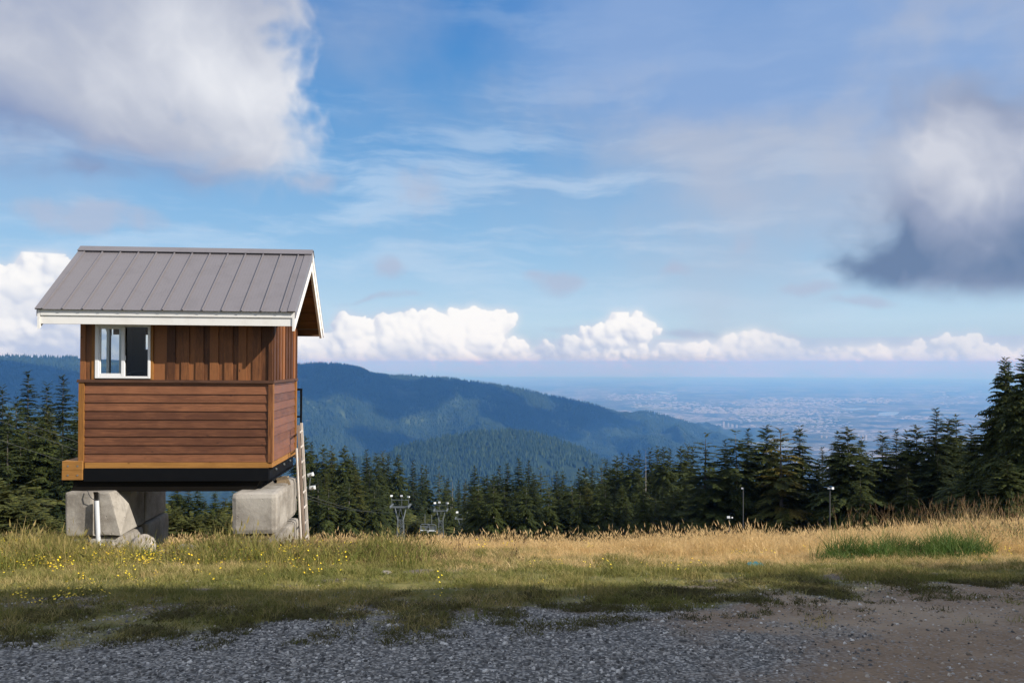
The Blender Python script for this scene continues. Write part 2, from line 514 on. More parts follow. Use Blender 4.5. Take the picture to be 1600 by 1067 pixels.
class MB:
    """collects boxes, bars and tubes into ONE mesh"""

    def __init__(s):
        s.v, s.f = [], []

    def raw(s, vs, fs):
        n = len(s.v)
        s.v += [tuple(q) for q in vs]
        s.f += [tuple(i + n for i in f) for f in fs]
        return s

    def box(s, x0, x1, y0, y1, z0, z1, c=0.0):
        if c <= 0:
            vs = [(x, y, z) for z in (z0, z1) for y in (y0, y1) for x in (x0, x1)]
            return s.raw(vs, [(0, 2, 3, 1), (4, 5, 7, 6), (0, 1, 5, 4), (2, 6, 7, 3), (0, 4, 6, 2), (1, 3, 7, 5)])
        # chamfered box: each face inset by c
        vs, idx = [], {}
        for i, x in enumerate((x0, x1)):
            for j, y in enumerate((y0, y1)):
                for k, z in enumerate((z0, z1)):
                    sx, sy, sz = (1 if i == 0 else -1), (1 if j == 0 else -1), (1 if k == 0 else -1)
                    for a, p in (('x', (x, y + sy * c, z + sz * c)), ('y', (x + sx * c, y, z + sz * c)), ('z', (x + sx * c, y + sy * c, z))):
                        idx[i, j, k, a] = len(vs)
                        vs.append(p)
        fs = []
        for i in (0, 1):
            q = [idx[i, 0, 0, 'x'], idx[i, 1, 0, 'x'], idx[i, 1, 1, 'x'], idx[i, 0, 1, 'x']]
            fs.append(q if i else q[::-1])
            q = [idx[0, i, 0, 'y'], idx[1, i, 0, 'y'], idx[1, i, 1, 'y'], idx[0, i, 1, 'y']]
            fs.append(q[::-1] if i else q)
            q = [idx[0, 0, i, 'z'], idx[1, 0, i, 'z'], idx[1, 1, i, 'z'], idx[0, 1, i, 'z']]
            fs.append(q if i else q[::-1])
        for a in (0, 1):
            for b in (0, 1):
                q = [idx[a, b, 0, 'x'], idx[a, b, 0, 'y'], idx[a, b, 1, 'y'], idx[a, b, 1, 'x']]
                fs.append(q if a ^ b else q[::-1])
                q = [idx[a, 0, b, 'x'], idx[a, 0, b, 'z'], idx[a, 1, b, 'z'], idx[a, 1, b, 'x']]
                fs.append(q[::-1] if a ^ b else q)
                q = [idx[0, a, b, 'y'], idx[0, a, b, 'z'], idx[1, a, b, 'z'], idx[1, a, b, 'y']]
                fs.append(q if a ^ b else q[::-1])
        for i in (0, 1):
            for j in (0, 1):
                for k in (0, 1):
                    q = [idx[i, j, k, a] for a in 'xyz']
                    fs.append(q if (i + j + k) % 2 else q[::-1])
        return s.raw(vs, fs)

    def prism(s, poly, axis, a, b):
        """poly: 2-D outline in the plane across axis ('x': (y,z), 'y': (x,z), 'z': (x,y)), extruded from a to b"""
        n = len(poly)
        put = {'x': lambda p, t: (t, p[0], p[1]), 'y': lambda p, t: (p[0], t, p[1]), 'z': lambda p, t: (p[0], p[1], t)}[axis]
        vs = [put(p, a) for p in poly] + [put(p, b) for p in poly]
        fs = [tuple(range(n))[::-1], tuple(range(n, 2 * n))] + [(i, (i + 1) % n, n + (i + 1) % n, n + i) for i in range(n)]
        return s.raw(vs, fs)

    def bar(s, p, q, w, h=None, up=(0, 0, 1)):
        p, q = Vector(p), Vector(q)
        d = (q - p).normalized()
        u = Vector(up)
        if abs(d.dot(u)) > 0.98:
            u = Vector((0, 1, 0))
        a = d.cross(u).normalized()
        b = a.cross(d).normalized()
        h = w if h is None else h
        vs = [t + a * (i * w / 2) + b * (j * h / 2) for t in (p, q) for i, j in ((-1, -1), (1, -1), (1, 1), (-1, 1))]
        return s.raw(vs, [(3, 2, 1, 0), (4, 5, 6, 7), (0, 1, 5, 4), (1, 2, 6, 5), (2, 3, 7, 6), (3, 0, 4, 7)])

    def tube(s, pts, r, n=8, r2=None):
        pts = [Vector(p) for p in pts]
        m = len(pts)
        rad = [r + ((r2 if r2 is not None else r) - r) * i / max(1, m - 1) for i in range(m)]
        vs, fs = [], []
        for i, p in enumerate(pts):
            d = (pts[min(i + 1, m - 1)] - pts[max(i - 1, 0)]).normalized()
            u = Vector((0, 0, 1)) if abs(d.z) < 0.95 else Vector((0, 1, 0))
            a = d.cross(u).normalized()
            b = a.cross(d)
            vs += [p + a * rad[i] * math.cos(6.28318 * k / n) + b * rad[i] * math.sin(6.28318 * k / n) for k in range(n)]
        for i in range(m - 1):
            fs += [(i * n + k, i * n + (k + 1) % n, (i + 1) * n + (k + 1) % n, (i + 1) * n + k) for k in range(n)]
        fs += [tuple(range(n))[::-1], tuple(range((m - 1) * n, m * n))]
        return s.raw(vs, fs)

    def build(s, name, mat, parent=None, smooth=False, off=(0, 0, 0), label=None, fix=True):
        me = bpy.data.meshes.new(name)
        me.from_pydata([(v[0] - off[0], v[1] - off[1], v[2] - off[2]) for v in s.v], [], s.f)
        if fix:
            import bmesh
            bm = bmesh.new()
            bm.from_mesh(me)
            bmesh.ops.recalc_face_normals(bm, faces=bm.faces)
            bm.to_mesh(me)
            bm.free()
        for m_ in (mat if isinstance(mat, (list, tuple)) else [mat]):
            me.materials.append(m_)
        if smooth:
            me.polygons.foreach_set('use_smooth', [True] * len(me.polygons))
        me.update()
        o = link(name, me, parent)
        if label: o['label'] = label
        return o


def vnoise(x, y, seed=0, octv=4, gain=0.5):
    """value-free gradient noise on the plane, about -1..1"""
    x = np.asarray(x, np.float64)
    y = np.asarray(y, np.float64)
    out = np.zeros(np.broadcast(x, y).shape)
    amp = 1.0
    for k in range(octv):
        r = np.random.default_rng(seed * 31 + k)
        th = r.random((256, 256)) * 6.28318
        i, j = np.floor(x).astype(int), np.floor(y).astype(int)
        fx, fy = x - i, y - j
        u, v = fx * fx * (3 - 2 * fx), fy * fy * (3 - 2 * fy)

        def gr(a, b):
            t = th[b & 255, a & 255]
            return np.cos(t) * (x - a) + np.sin(t) * (y - b)
        n = (gr(i, j) * (1 - u) + gr(i + 1, j) * u) * (1 - v) + (gr(i, j + 1) * (1 - u) + gr(i + 1, j + 1) * u) * v
        out += amp * n * 1.6
        amp *= gain
        x, y = x * 2.03 + 17.1, y * 2.03 + 5.7
    return out


def sst(x, a, b):
    t = np.clip((np.asarray(x, float) - a) / (b - a), 0, 1)
    return t * t * (3 - 2 * t)


# ------------------------------------------------------------------ materials
def new_mat(name):
    m_ = bpy.data.materials.new(name)
    m_.use_nodes = True
    nt = m_.node_tree
    nt.nodes.clear()
    g = G(nt)
    bs = g.node('ShaderNodeBsdfPrincipled')
    out = g.node('ShaderNodeOutputMaterial')
    nt.links.new(bs.outputs[0], out.inputs[0])
    g.bs, g.out = bs, out
    return m_, g


def setp(g, col=None, rough=None, metal=None, spec=None, bump=None, strength=0.3, dist=0.01):
    b = g.bs
    if col is not None: g.put(b.inputs['Base Color'], col if isinstance(col, bpy.types.NodeSocket) else (col[0], col[1], col[2], 1))
    if rough is not None: g.put(b.inputs['Roughness'], rough)
    if metal is not None: g.put(b.inputs['Metallic'], metal)
    if spec is not None: g.put(b.inputs['Specular IOR Level'], spec)
    if bump is not None:
        n = g.node('ShaderNodeBump')
        n.inputs['Strength'].default_value = strength
        n.inputs['Distance'].default_value = dist
        g.put(n.inputs['Height'], bump)
        g.nt.links.new(n.outputs[0], b.inputs['Normal'])


def objc(g):
    return g.node('ShaderNodeTexCoord').outputs['Object']


def rnd(g):
    return g.node('ShaderNodeObjectInfo').outputs['Random']


def wood(name, dark, light, axis, rough=0.62, vary=0.25, sheen=0.35, grey_tint=None):
    m_, g = new_mat(name)
    r = rnd(g)
    p = g.v('ADD', objc(g), g.scale(g.xyz(1.0, 0.7, 1.3), g.mul(r, 13.0)))
    sc = {'x': (0.9, 14.0, 14.0), 'y': (14.0, 0.9, 14.0), 'z': (14.0, 14.0, 0.9)}[axis]
    q = g.v('MULTIPLY', p, sc)
    n1 = g.noise(q, 2.6, 5.0, 0.6, 1.2)
    n2 = g.noise(p, 2.2, 3.0, 0.5)
    n3 = g.noise(g.v('MULTIPLY', p, tuple(v * 3 for v in sc)), 4.0, 3.0, 0.5)
    t = g.add(g.add(g.mul(n1, 0.75), g.mul(n2, 0.45)), g.mul(g.sub(n3, 0.5), 0.35))
    t = g.add(t, g.mul(g.sub(r, 0.5), vary))
    col = g.mix(g.ss(t, 0.3, 0.9), dark, light)
    kq = g.v('MULTIPLY', p, {'x': (1.0, 2.0, 2.0), 'y': (2.0, 1.0, 2.0), 'z': (2.0, 2.0, 1.0)}[axis])
    kn = g.voro(kq, 3.1)
    col = g.mix(g.mul(g.ss(kn, 0.10, 0.03), 0.65), col, tuple(v * 0.28 for v in dark))
    scr = g.noise(g.v('MULTIPLY', p, tuple(v * 1.6 for v in sc)), 9.0, 2.0, 0.5)
    col = g.mix(g.mul(g.ss(scr, 0.70, 0.80), 0.30), col, tuple(min(1, v * 2.4 + 0.03) for v in light))
    if grey_tint:
        col = g.mix(g.ss(g.noise(p, 1.7, 4.0, 0.6), 0.5, 0.72, 0.0, 0.75), col, grey_tint)
    setp(g, col, g.lin(n1, 0.2, 0.8, rough - 0.08, rough + 0.12), spec=sheen, bump=g.add(g.mul(n1, 0.6), g.mul(n3, 0.5)), strength=0.35, dist=0.004)
    return m_


def paint(name, col, rough=0.5, grime=0.25, metal=0.0, gs=6.0, gcol=None, spec=None):
    m_, g = new_mat(name)
    p = objc(g)
    n = g.noise(p, gs, 6.0, 0.65)
    n2 = g.noise(p, gs * 9, 3.0, 0.6)
    c = g.mix(g.mul(g.ss(n, 0.45, 0.75), grime), col, gcol or tuple(v * 0.45 for v in col))
    c = g.mix(g.mul(g.ss(n2, 0.66, 0.72), grime * 1.2), c, tuple(v * 0.4 for v in col))
    setp(g, c, g.lin(n, 0.2, 0.8, rough - 0.1, rough + 0.1), metal=metal, spec=spec, bump=n2, strength=0.12, dist=0.003)
    return m_


M = {}
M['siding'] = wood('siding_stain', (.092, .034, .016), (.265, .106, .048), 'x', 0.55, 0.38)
M['siding_side'] = wood('siding_stain_side', (.090, .034, .020), (.21, .086, .048), 'y', 0.5, 0.30, 0.5, grey_tint=(.15, .085, .07))  # greyer brown tint mixed into the side boards in soft patches
M['board'] = wood('board_stain', (.080, .030, .012), (.275, .108, .038), 'z', 0.58, 0.7)
M['sill'] = wood('sill_stain', (.055, .026, .016), (.13, .06, .034), 'x', 0.6, 0.2)
M['trim'] = wood('cedar_trim', (.19, .080, .018), (.36, .16, .038), 'z', 0.6, 0.2)
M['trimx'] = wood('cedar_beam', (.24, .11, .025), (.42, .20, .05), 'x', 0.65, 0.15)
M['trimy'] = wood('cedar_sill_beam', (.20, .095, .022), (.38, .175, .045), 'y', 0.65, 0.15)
M['soffit'] = wood('soffit_plank', (.10, .05, .02), (.22, .115, .05), 'x', 0.7, 0.3)
M['shim'] = wood('grey_timber', (.14, .10, .06), (.30, .22, .13), 'y', 0.8, 0.3)
M['ladder'] = wood('weathered_ladder', (.30, .26, .22), (.62, .56, .50), 'z', 0.8, 0.25)
M['ladder_dark'] = wood('weathered_ladder_dark', (.19, .14, .11), (.38, .30, .24), 'z', 0.8, 0.25)
M['white'] = paint('white_paint', (.84, .82, .78), 0.55, 0.22, gs=4.0, gcol=(.52, .47, .40))
M['vinyl'] = paint('white_vinyl', (.84, .84, .84), 0.35, 0.06)
M['roof'] = paint('grey_roof_metal', (.192, .176, .184), 0.38, 0.22, gs=3.0)
M['black'] = paint('black_steel', (.005, .0055, .007), 0.55, 0.25, gcol=(.012, .012, .013), spec=.12)
M['brownsteel'] = paint('brown_black_steel', (.009, .0075, .006), 0.7, 0.4, gcol=(.018, .014, .010), spec=.10)
M['galv'] = paint('galvanised_steel', (.20, .225, .235), 0.5, 0.25, 0.4)
M['lampwhite'] = paint('lamp_housing', (.66, .68, .68), 0.4, 0.15)
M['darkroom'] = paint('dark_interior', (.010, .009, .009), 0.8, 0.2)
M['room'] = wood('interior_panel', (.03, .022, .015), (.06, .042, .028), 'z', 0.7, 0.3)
M['pvc'] = paint('white_pipe', (.62, .63, .65), 0.35, 0.10)
M['cable'] = paint('dark_cable', (.03, .03, .032), 0.6, 0.1)
M['teal'] = paint('teal_plastic', (.03, .36, .36), 0.35, 0.1)
M['lightcity'] = paint('pale_concrete', (.36, .36, .36), 0.7, 0.1)


def concrete():
    m_, g = new_mat('cast_concrete')
    p = objc(g)
    q = g.v('ADD', p, g.scale(g.xyz(1, 1.7, .6), g.mul(rnd(g), 9.0)))
    n1 = g.noise(q, 1.8, 6.0, 0.62)
    n2 = g.noise(q, 26.0, 4.0, 0.65)
    pit = g.voro(q, 30.0)
    big = g.voro(q, 9.0)
    streak = g.noise(g.v('MULTIPLY', q, (3.0, 3.0, 0.35)), 2.2, 5.0, 0.6)
    c = g.mix(g.ss(n1, 0.32, 0.72), (.20, .175, .145), (.42, .385, .335))
    c = g.mix(g.mul(g.ss(streak, 0.55, 0.78), 0.62), c, (.11, .105, .10))
    c = g.mix(g.mul(g.ss(n2, 0.5, 0.75), 0.35), c, (.48, .45, .40))
    hole = g.mul(g.ss(pit, 0.20, 0.10), g.ss(g.noise(q, 7.0, 2.0), 0.5, 0.62))
    c = g.mix(g.mul(hole, 0.7), c, (.07, .065, .06))
    h = g.sub(g.add(g.mul(n1, 0.6), g.mul(n2, 0.25)), g.mul(g.add(hole, g.ss(big, 0.14, 0.05)), 0.4))
    setp(g, c, 0.9, bump=h, strength=0.8, dist=0.02)
    return m_


def rock():
    m_, g = new_mat('granite_boulder')
    p = objc(g)
    n1 = g.noise(p, 3.0, 6.0, 0.65)
    n2 = g.noise(p, 40.0, 3.0, 0.7)
    c = g.mix(g.ss(n1, 0.3, 0.7), (.20, .17, .14), (.46, .41, .35))
    c = g.mix(g.mul(g.ss(n2, 0.55, 0.7), 0.5), c, (.12, .11, .10))
    setp(g, c, 0.92, bump=g.add(n1, g.mul(n2, 0.3)), strength=0.7, dist=0.02)
    return m_


M['concrete'] = concrete()
M['rock'] = rock()


def glass():
    m_, g = new_mat('window_glass')
    tr = g.node('ShaderNodeBsdfTransparent')
    tr.inputs[0].default_value = (.80, .85, .86, 1)
    gl = g.node('ShaderNodeBsdfGlossy')
    gl.inputs['Roughness'].default_value = 0.02
    fr = g.node('ShaderNodeFresnel')
    fr.inputs[0].default_value = 1.5
    mx = g.node('ShaderNodeMixShader')
    g.nt.links.new(g.mul(fr.outputs[0], 0.5), mx.inputs[0])
    g.nt.links.new(tr.outputs[0], mx.inputs[1])
    g.nt.links.new(gl.outputs[0], mx.inputs[2])
    g.nt.links.new(mx.outputs[0], g.out.inputs[0])
    return m_


M['glass'] = glass()


# ------------------------------------------------------------------ the ground: one sheet from the lot to the far plain
PROF = [(-60, -1.5), (-2, -1.5), (2, -1.6), (4, -1.63), (5.2, -1.77), (6.5, -1.96), (8.5, -2.26), (10.5, -2.62), (12.4, -2.95)]
PY, PZ = [p[0] for p in PROF], [p[1] for p in PROF]


def zg(X, Y):
    X, Y = np.asarray(X, float), np.asarray(Y, float)
    X, Y = np.broadcast_arrays(X, Y)
    near = np.interp(Y, PY, PZ)
    a = np.clip(X / np.maximum(Y, 1.0), -0.75, 0.75)
    rc = np.interp(a, [-.75, -.64, -.45, -.3, -.12, 0, .2, .35, .45, .56, .64, .75], [.236, .235, .236, .2385, .243, .2445, .239, .231, .224, .215, .209, .203])
    t = sst(Y, 11.0, 22.0)
    mid = -Y * (.2379 * (1 - t) + rc * t)
    z = np.where(Y < 12.4, near, np.where(Y < 24, mid, -rc * 24 - (Y - 24) * .262))
    ye = np.maximum(Y, np.abs(X) * 0.9 - 60)
    hill = -5.8 - (ye - 24) * 0.262 - np.maximum(ye - 400, 0) * 0.06
    z = np.where((ye > Y + 0.1) & (ye > 24), np.minimum(z, hill), z)
    z = np.where(Y > 400, np.minimum(z, hill), z)
    z = np.maximum(z, -1100.0)
    D2 = X * X + Y * Y
    z = z - np.where(D2 > 9e6, D2 / (2 * 6.37e6 * 1.16), 0.0)
    # the ground's own small unevenness, fading with distance; a hollow under the hut
    amp = sst(Y, 5.6, 7.5) * sst(Y, 60, 26)
    z = z + amp * (0.035 * vnoise(X * 0.9, Y * 0.9, 3, 3) + 0.05 * vnoise(X * 0.28, Y * 0.28, 4, 2))
    z = z - 0.30 * np.exp(-((X + 5.62) / .33) ** 2 - ((Y - 13.2) / .6) ** 2)
    return z


def ground_at(px, py, y0=3.0, y1=24.0):
    """where the sight line through a photograph pixel first meets the ground"""
    Y = np.linspace(y0, y1, 1200)
    X = (px - CX) / F * Y
    dz = (HY - py) / F * Y - zg(X, Y)
    k = np.argmax(dz < 0)
    return float(X[k]), float(Y[k]), float(zg(X[k], Y[k]))


def at(px, py, Y):
    return Vector(((px - CX) / F * Y, Y, (HY - py) / F * Y))


def axis_pts(segs):
    out = []
    for a, b, n in segs:
        out.append(np.linspace(a, b, n, endpoint=False))
    return np.concatenate(out + [[segs[-1][1]]])


far = np.geomspace(60, 95000, 70)
ys = np.concatenate([axis_pts([(-60, -4, 12), (-4, 3, 14), (3, 14, 150), (14, 28, 120), (28, 60, 36)])[:-1], far])
xh = np.concatenate([axis_pts([(0, 11, 120), (11, 20, 50), (20, 60, 40)])[:-1], np.geomspace(60, 95000, 46)])
xs = np.concatenate([-xh[:0:-1], xh])
GX, GY = np.meshgrid(xs, ys)
GZ = zg(GX, GY)
nx, ny = len(xs), len(ys)
idx = np.arange(nx * ny).reshape(ny, nx)
quads = np.stack([idx[:-1, :-1], idx[:-1, 1:], idx[1:, 1:], idx[1:, :-1]], -1).reshape(-1, 4)


# borders of the lot, read off the photograph as ground positions
def border(pts):
    w = [ground_at(px, py) for px, py in pts]
    return np.array([p[0] for p in w]), np.array([p[1] for p in w])


GBX, GBY = border([(0, 985), (150, 988), (300, 982), (450, 972), (600, 972), (800, 958), (1000, 948), (1140, 936), (1300, 925), (1450, 912), (1600, 903)])
DBX, DBY = border([(1225, 1066), (1200, 1030), (1160, 995), (1110, 962), (1075, 942)])


def masks(X, Y):
    """gravel, dirt, mown turf, dry meadow, litter under the trees: 0..1 each"""
    n = vnoise(X * 1.1, Y * 1.1, 9, 4)
    n2 = vnoise(X * 3.1, Y * 3.1, 10, 3)
    gb = np.interp(X, GBX, GBY)
    lot = sst(gb - Y + 0.55 * n + 0.25 * n2, -0.45, 0.45)
    db = np.interp(Y, DBY, DBX)
    dirt = sst(X - db + 0.8 * n + 0.3 * n2, -0.6, 0.7) * lot
    dry = sst(Y + .6 * vnoise(X * .45, Y * .45, 12, 3) - np.interp(X, [-9, -4.5, -2, 0, 2, 4, 7, 9, 14], [14.4, 13.8, 12.9, 11.6, 10.4, 10.3, 10.9, 11.4, 12.5]) + 0.5 * n, -0.5, 0.6)
    wood_ = sst(Y + 3 * n, 34, 48)
    return lot, dirt, dry, wood_, n, n2


def ground_mat():
    m_, g = new_mat('mountain_ground')
    at_ = lambda nm: g.node('ShaderNodeAttribute', attribute_name=nm).outputs['Fac']
    p = objc(g)
    lot, dirt, dry, wd, bare = at_('lot'), at_('dirt'), at_('dry'), at_('wood'), at_('bare')
    fine = g.noise(p, 30.0, 5.0, 0.65)
    mid = g.noise(p, 4.0, 5.0, 0.6)
    # crushed stone
    cell = g.voro(p, 42.0, out='Color')
    cd = g.voro(p, 42.0)
    cr = g.sep(cell)[0]
    cg = g.sep(cell)[1]
    stone = g.mix(cr, (.17, .165, .15), (.44, .42, .385))
    stone = g.mix(g.ss(cg, 0.86, 0.95), stone, (.42, .41, .39))
    stone = g.mix(g.mul(g.ss(cd, 0.35, 0.6), 0.7), stone, (.03, .032, .036))
    # worn earth with fines
    earth = g.mix(mid, (.175, .118, .074), (.315, .228, .148))
    earth = g.mix(g.mul(g.ss(fine, 0.5, 0.72), 0.6), earth, (.06, .05, .045))
    earth = g.mix(g.ss(g.noise(p, 0.9, 4.0, 0.6), 0.42, 0.62, 0.0, 0.60), earth, (.39, .30, .205))
    peb = g.voro(p, 70.0, out='Color')
    earth = g.mix(g.ss(g.sep(peb)[0], 0.86, 0.94, 0.0, 0.7), earth, (.30, .29, .28))
    lotc = g.mix(dirt, stone, earth)
    # turf
    turf = g.mix(g.ss(mid, 0.35, 0.65), (.10, .105, .026), (.21, .185, .062))
    turf = g.mix(g.mul(g.ss(fine, 0.5, 0.7), 0.5), turf, (.17, .135, .06))
    soil = g.mix(g.ss(fine, .3, .7), (.055, .042, .030), (.24, .20, .16))
    turf = g.mix(g.ss(g.add(bare, g.mul(g.sub(g.noise(p, 11.0, 5.0, 0.65), .5), 1.5)), .30, .62), turf, soil)
    straw = g.mix(mid, (.26, .175, .075), (.46, .33, .15))
    turf = g.mix(dry, turf, straw)
    litter = g.mix(mid, (.018, .020, .008), (.05, .045, .02))
    turf = g.mix(wd, turf, litter)
    near = g.mix(lot, turf, lotc)
    # the far plain: dark woods, fields, pale built-up land
    Y = g.sep(p)[1]
    q = g.v('MULTIPLY', p, (0.001, 0.001, 0.001))
    f1 = g.noise(q, 0.32, 6.0, 0.6)
    f2 = g.noise(q, 1.6, 5.0, 0.62)
    f3 = g.noise(q, 7.0, 4.0, 0.7)
    plain = g.mix(g.ss(f2, 0.42, 0.6), (.018, .034, .022), (.075, .085, .05))
    town = g.mul(g.ss(f1, 0.46, 0.56), g.ss(f2, 0.36, 0.56))
    plain = g.mix(town, plain, g.mix(g.ss(f3, 0.40, 0.66), (.06, .07, .06), (.36, .35, .34)))
    fld = g.voro(g.v('MULTIPLY', q, (1.0, 1.6, 1.0)), 1.1, out='Color')
    plain = g.mix(g.mul(g.ss(g.sep(fld)[0], 0.72, 0.76), g.ss(f1, 0.5, 0.42)), plain, (.17, .18, .09))
    plain = g.mix(g.ss(Y, 5500.0, 8500.0, 1.0, 0.0), plain, g.mix(f2, (.012, .024, .012), (.022, .04, .018)))
    col = g.mix(g.ss(Y, 250.0, 600.0), near, plain)
    h = g.add(g.mul(lot, g.mul(g.sub(1.0, g.mul(dirt, 0.6)), g.mul(g.sub(0.6, cd), 1.2))), g.mul(fine, 0.5))
    setp(g, col, 0.93, spec=0.25, bump=h, strength=0.7, dist=0.012)
    return m_


gme = npmesh('ground', np.stack([GX, GY, GZ], -1).reshape(-1, 3), quads, [ground_mat()], smooth=True)
lot_, dirt_, dry_, wood_, n_, n2_ = masks(GX, GY)
bare_ = sst(n2_ * 0.5 + vnoise(GX * 0.8, GY * 1.4, 22, 3), 0.42, 0.9) * sst(GY, 12.5, 9) * 0.8
for (px, py, rx, ry) in ((85, 889, 1.0, .22), (745, 880, .9, .3), (120, 948, 1.5, .35), (330, 950, 1.2, .3), (540, 880, .5, .2), (700, 940, 1.0, .2)):
    bx, by, _ = ground_at(px, py)
    bare_ = np.maximum(bare_, np.exp(-((GX - bx) / rx) ** 2 - ((GY - by) / ry) ** 2 * 0.5) * (0.7 + 0.5 * n2_))
for nm, arr in (('lot', lot_), ('dirt', dirt_), ('dry', dry_), ('wood', wood_), ('bare', np.clip(bare_, 0, 1))):
    a_ = gme.attributes.new(nm, 'FLOAT', 'POINT')
    a_.data.foreach_set('value', arr.astype(np.float32).ravel())
tag(link('ground', gme), kind='structure')


# ------------------------------------------------------------------ wooded mountains
def ridge(name, sky, dist, back, front, zfoot, na, nt, seed, rough, mat, spur):
    """a mountainside: crest along the skyline sky [(px,py)], standing dist(px) away, sloping down to zfoot"""
    px = np.linspace(sky[0][0], sky[-1][0], na)
    py = np.interp(px, [s[0] for s in sky], [s[1] for s in sky])
    py = py + 1.1 * vnoise(px * 0.03, px * 0 + seed, seed, 4)
    D = np.interp(px, [d[0] for d in dist], [d[1] for d in dist])
    t = np.concatenate([np.linspace(0, 1, nt), 1 + np.linspace(0.05, 1, nt // 4)])
    T, PX = np.meshgrid(t, px)
    Dd = D[:, None]
    Yv = np.where(T <= 1, Dd - front * (1 - T), Dd + back * (T - 1))
    zc = ((HY - py) / F * D)[:, None]
    a = (PX - CX) / F
    Xv = a * Yv
    foot = zfoot
    prof = np.where(T <= 1, T ** 0.92, 1 - (T - 1))
    z = foot + (zc - foot) * prof
    n = vnoise(Xv * spur + 9, Yv * spur * 0.55, seed, 5, 0.55)
    z = z + n * rough * np.clip((1 - np.abs(T - 1)) * np.abs(T - 1) * 4, 0, 1)
    z = z - (1 - np.clip(T, 0, 1)) ** 6 * 60
    # never above the crest's own sight line
    z = np.where(T < 1, np.minimum(z, zc / Dd * Yv - 2), z)
    V = np.stack([Xv, Yv, z], -1)
    i = np.arange(V.shape[0] * V.shape[1]).reshape(V.shape[:2])
    q = np.stack([i[:-1, :-1], i[1:, :-1], i[1:, 1:], i[:-1, 1:]], -1).reshape(-1, 4)
    me = npmesh(name, V.reshape(-1, 3), q, [mat], smooth=True)
    tag(link(name, me), kind='structure')
    return V, nt


def mountain_mat():
    m_, g = new_mat('wooded_slope')
    p = g.scale(objc(g), 0.001)
    n1 = g.noise(p, 9.0, 6.0, 0.65)
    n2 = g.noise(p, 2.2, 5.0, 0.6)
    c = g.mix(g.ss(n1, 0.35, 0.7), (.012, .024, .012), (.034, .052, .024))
    c = g.mix(g.ss(n2, 0.55, 0.66, 0.0, 0.7), c, (.085, .115, .048))  # lighter green patches: the look of sunlit slopes put into the colour
    scar = g.mul(g.ss(g.noise(p, 5.0, 6.0, 0.7), 0.70, 0.74), 0.55)
    c = g.mix(scar, c, (.22, .19, .15))
    setp(g, c, 0.95, spec=0.1)
    return m_


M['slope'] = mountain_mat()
SKY1 = [(-150, 552), (0, 557), (120, 560), (300, 566), (440, 572), (470, 571), (500, 569.5), (520, 570), (545, 571.5), (562, 577), (580, 584.5), (600, 588), (615, 590.5), (628, 588.5), (640, 588), (652, 590), (680, 590.5), (705, 592),
        (722, 596), (745, 597), (765, 600), (800, 606.5), (830, 612), (850, 616), (880, 623), (905, 628), (925, 633), (950, 640), (968, 646), (985, 648), (1000, 644.5), (1012, 643.5), (1030, 647), (1052, 653),
        (1075, 660), (1095, 668), (1120, 678), (1150, 690), (1200, 712)]
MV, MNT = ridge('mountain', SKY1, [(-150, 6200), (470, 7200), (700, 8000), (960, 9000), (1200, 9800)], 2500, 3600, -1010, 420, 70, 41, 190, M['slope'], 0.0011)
SKY2 = [(380, 760), (520, 726), (610, 705), (640, 697), (690, 686), (730, 679), (770, 675.5), (800, 675), (830, 678), (870, 689), (910, 704), (960, 729), (1010, 756), (1060, 790)]
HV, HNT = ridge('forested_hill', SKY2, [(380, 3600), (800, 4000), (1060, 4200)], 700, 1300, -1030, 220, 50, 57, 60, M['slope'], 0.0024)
SKY3 = [(700, 604), (860, 601), (1000, 600), (1150, 601), (1300, 600.5), (1450, 602), (1600, 600), (1760, 603)]


def tree_cover(name, V, nt, n, h0, h1, seed, mat, gap, lo=0.0, hi=1.0):
    """a far-off wood: small spires standing all over a slope"""
    r = np.random.default_rng(seed)
    na = V.shape[0]
    u = r.random(n * 3) * (na - 1.001)
    t = r.random(n * 3) ** 0.8 * (nt - 1.001)
    i, j = u.astype(int), t.astype(int)
    fu, ft = (u - i)[:, None], (t - j)[:, None]
    P = (V[i, j] * (1 - fu) + V[i + 1, j] * fu) * (1 - ft) + (V[i, j + 1] * (1 - fu) + V[i + 1, j + 1] * fu) * ft
    py = HY - P[:, 2] / P[:, 1] * F
    px = CX + P[:, 0] / P[:, 1] * F
    keep = (py < 790) & (px < 1240) & (px > -20) & ~((px > 122) & (px < 455)) & (vnoise(P[:, 0] * gap, P[:, 1] * gap, seed, 4) > -0.55)
    P = P[keep][:n]
    m = len(P)
    h = r.uniform(h0, h1, m)
    w = h * r.uniform(0.16, 0.26, m)
    k = 5
    th = np.arange(k) / k * 6.28318
    base = np.stack([np.cos(th), np.sin(th), np.zeros(k)], -1)
    ring = P[:, None, :] + base[None] * w[:, None, None] + np.array([0, 0, 1.0]) * (h * 0.12)[:, None, None]
    tip = P + np.stack([w * 0.1 * r.standard_normal(m), w * 0.1 * r.standard_normal(m), h], -1)
    Vv = np.concatenate([ring, tip[:, None]], 1).reshape(-1, 3)
    o = (np.arange(m) * (k + 1))[:, None]
    fs = np.concatenate([np.stack([o[:, 0] + a_, o[:, 0] + (a_ + 1) % k, o[:, 0] + k], -1) for a_ in range(k)])
    me = npmesh(name, Vv, fs, [mat])
    a_ = me.attributes.new('tint', 'FLOAT', 'POINT')
    a_.data.foreach_set('value', np.repeat(lo + (hi - lo) * r.random(m), k + 1).astype(np.float32))
    return tag(link(name, me), 'blue green conifer wood covering the slope', 'forest', kind='stuff')


